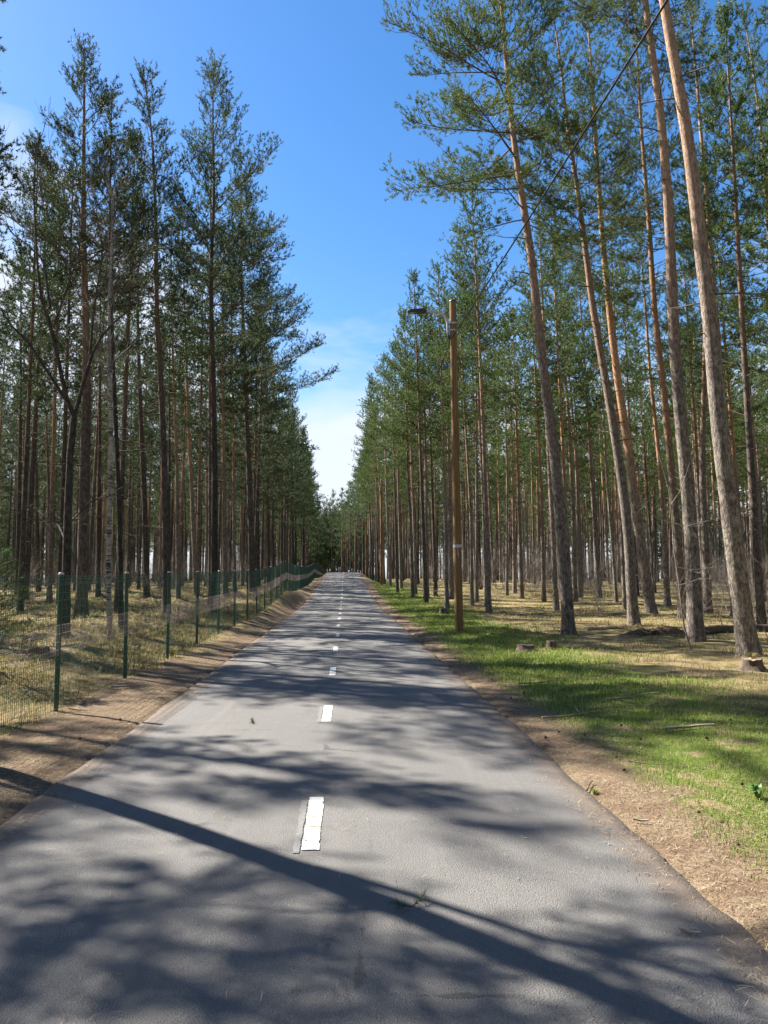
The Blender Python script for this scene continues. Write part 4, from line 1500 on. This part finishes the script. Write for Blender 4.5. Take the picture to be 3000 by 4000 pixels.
def stick(label, px, py, L, rad, az, mat='stick', seed=0, kids=0, group=None, name='fallen_twig'):
    q = on_ground(px, py); r = np.random.default_rng(seed)
    u = float(cu(q[0], q[1]))
    z = float(road_top(np.array(u), np.array(q[1]))) if abs(u) < HW else gz(q[0], q[1])
    n = 7
    t = np.linspace(-.5, .5, n)
    P = np.stack([math.cos(az) * t * L, math.sin(az) * t * L, rad * 1.2 + 0 * t], 1)
    P += np.stack([-math.sin(az) * np.sin(t * 4) * L * .07, math.cos(az) * np.sin(t * 4) * L * .07, np.abs(t) * .02], 1)
    xs_, ys_ = P[:, 0] + q[0], P[:, 1] + q[1]
    if abs(u) >= HW:
        P[:, 2] += ground(xs_, ys_) - z + .01
    mb = MB(); tube(mb, P, np.linspace(rad, rad * .6, n), 6, 0, cap=True)
    for k in range(kids):
        i = r.integers(1, n - 1)
        grow(mb, r, P[i], np.array([r.normal(), r.normal(), .15]), L * .35, rad * .5, 0, 0)
    return tag(mb.build(name, M[mat], None, (q[0], q[1], z)), label, 'twig', group)


stick('pale wood splinter lying on the asphalt at the lower right', 1491, 2052, .085, .006, -.6, seed=1)
stick('short pale stick on the sandy right verge near the path edge', 1385, 1780, .10, .009, -.5, seed=2)
stick('curved brown stick on the grass below the thickest pine', 1490, 1576, .5, .016, -.15, seed=3, kids=1)
stick('pale crooked branch on the grass below the two stumps', 1235, 1550, .8, .012, .25, seed=4, kids=3)
stick('thin pale twig on the grass in front of the thick grey pine', 1365, 1508, .7, .010, -.1, seed=5, kids=2)
stick('pale stick lying by the fence foot left of the path', 472 * .553 + 12, 1487, .42, .016, .2, seed=6)
stick('short stick on the left verge near the first fence post', 172, 1538, .3, .012, -.4, seed=7)
stick('tiny straw stalk on the asphalt right of the first dash', 1133, 1838, .06, .003, 1.9, seed=8)
stick('grey twig on the right verge below the grass', 1272, 1705, .22, .008, .9, 'oldbark', seed=9, kids=2)
stick('dark twig lying on the grass right of the lamp pole foot', 1160, 1478, .6, .010, .12, 'oldbark', seed=10, kids=2)
stick('bent twig at the right verge beside the grass edge', 1395, 1655, .3, .008, -.7, 'oldbark', seed=11, kids=2)

cone = MB()
zz = np.linspace(0, .05, 9)
tube(cone, np.stack([zz, 0 * zz, 0 * zz + .014], 1), .017 * np.sin(np.linspace(.35, 2.9, 9)) + .002, 10, 0, cap=True, wob=.35, seed=5)
for k in range(40):
    t = (k + .5) / 40; a = k * 2.4; rr0 = .017 * math.sin(.35 + 2.55 * t)
    c = np.array([.05 * t, rr0 * math.cos(a), .014 + rr0 * math.sin(a)])
    o = np.array([.4, math.cos(a), math.sin(a)])
    s1_ = np.cross(o, [1, 0, 0]) * .004
    cone.add(np.array([c - s1_, c + s1_, c + o * .007]), [[0, 1, 2]], 0, False)
cone_me = cone.mesh('pine_cone', M['cone'])
r_c = np.random.default_rng(5)
spots = [(1330, 1640), (1345, 1668), (1225, 1530), (1232, 1560), (1130, 1500), (1105, 1512), (1060, 1470), (1010, 1440), (1555, 1780), (1590, 1830), (1340, 1572), (1420, 1545), (1580, 1560), (1530, 1600), (1180, 1600), (1210, 1585), (1505, 1760), (260, 1560), (170, 1600), (1262, 1590), (1388, 1600), (1600, 1700), (985, 1425), (1085, 1440)]
for k, (px, py) in enumerate(spots):
    q = on_ground(px, py)
    c = place('pine_cone', cone_me, None, (q[0], q[1], gz(q[0], q[1]) + .012))
    c.rotation_euler = (0, r_c.normal() * .3, r_c.random() * 6.28)
    s = .5 + .25 * r_c.random(); c.scale = (s, s, s)
    left = px < 800
    tag(c, 'brown pine cone on the needle strewn left verge' if left else 'brown pine cone on the right verge and grass', 'pine cone', 'pine cones on the left verge' if left else 'pine cones on the right verge')


def sprig(label, px, py, n, L, seed, mat='needle', name='pine_sprig', upv=.25):
    q = on_ground(px, py); u = float(cu(q[0], q[1])); r = np.random.default_rng(seed)
    z = float(road_top(np.array(u), np.array(q[1]))) if abs(u) < HW else gz(q[0], q[1]) + .01
    mb = MB(); sh = Shoots()
    for k in range(n):
        a = r.random() * 6.28
        d = np.array([math.cos(a), math.sin(a), upv * r.random()])
        P = np.array([np.zeros(3), d * L * .5, d * L]) + np.array([0, 0, .012])
        tube(mb, P, [.004, .003, .002], 4, 0)
        sh.add(P[0] + d * np.linspace(.2 * L, L, 4)[:, None], np.tile(d, (4, 1)))
    sh.needles(mb, r, 12, .05, .0018, .06, 1)
    return tag(mb.build(name, [M['twig'], M[mat]], None, (q[0], q[1], z)), label, 'sprig')


sprig('green pine needle sprig lying on the asphalt in the tree shadow', 890, 2003, 2, .05, 1)
sprig('small green sprig on the sunlit asphalt left of the second dash', 543, 1577, 2, .035, 2)
sprig('grey green pine branch lying on the right side grass', 1395, 1530, 7, .35, 3)
sprig('fallen pine twig on the right edge of the asphalt before the lamp pole', 905, 1392, 6, .25, 4)
sprig('fallen green twig beside the right path edge near the lamp pole', 950, 1408, 6, .25, 5)


def tuft(label, px, py, n, h, w, mat, seed, name, cat):
    q = on_ground(px, py); r = np.random.default_rng(seed)
    mb = MB()
    for k in range(n):
        a = r.random() * 6.28; e = .25 + 1.0 * r.random()
        L = h * (.6 + .6 * r.random())
        d = np.array([math.cos(a), math.sin(a), 0]); sd = np.array([-d[1], d[0], 0])
        p0 = d * .01 * r.random()
        pts_ = [p0, p0 + d * L * .3 * e + np.array([0, 0, L * .6]), p0 + d * L * .8 * e + np.array([0, 0, L * (.85 - .3 * e)])]
        V = [pts_[0] - sd * w * .4, pts_[0] + sd * w * .4, pts_[1] + sd * w, pts_[1] - sd * w, pts_[2]]
        mb.add(V, [[0, 1, 2, 3]], 0, False); mb.f.append(np.array([[3, 2, 4]]) + mb.n - 5); mb.m.append((1, 0, False))
    return tag(mb.build(name, M[mat], None, (q[0], q[1], gz(q[0], q[1]) - .005)), label, cat)


tuft('lone green grass tuft at the right edge of the asphalt', 1285, 1716, 70, .06, .0022, 'grass', 1, 'grass_tuft', 'grass tuft')
tuft('leafy green dandelion plant in the grass at the right border', 1640, 1728, 16, .15, .014, 'herb', 2, 'dandelion_plant', 'plant')
tuft('dry straw coloured grass tuft by the third fence post', 372, 1420, 90, .30, .004, 'straw', 3, 'grass_tuft', 'grass tuft')
tuft('grassy hump of dry blades around the foot of the thickest pine', 1625, 1432, 160, .26, .004, 'straw', 4, 'grass_tuft', 'grass tuft')

# brush lying across the far crest of the path
mb = MB()
for k in range(60):
    grow(mb, r_, np.array([-1.9 + 3.0 * r_.random(), r_.normal() * .3, .03]), np.array([r_.normal(), r_.normal() * .6, .22]), .8 + .9 * r_.random(), .02, 1, 0, .05)
yb = 107.0; xb = float(cx(-1.0, yb))
tag(mb.build('brush_pile', M['twig'], None, (xb, yb, float(road_z(yb)))), 'dark heap of brushwood lying across the left half of the path crest', 'brush pile')
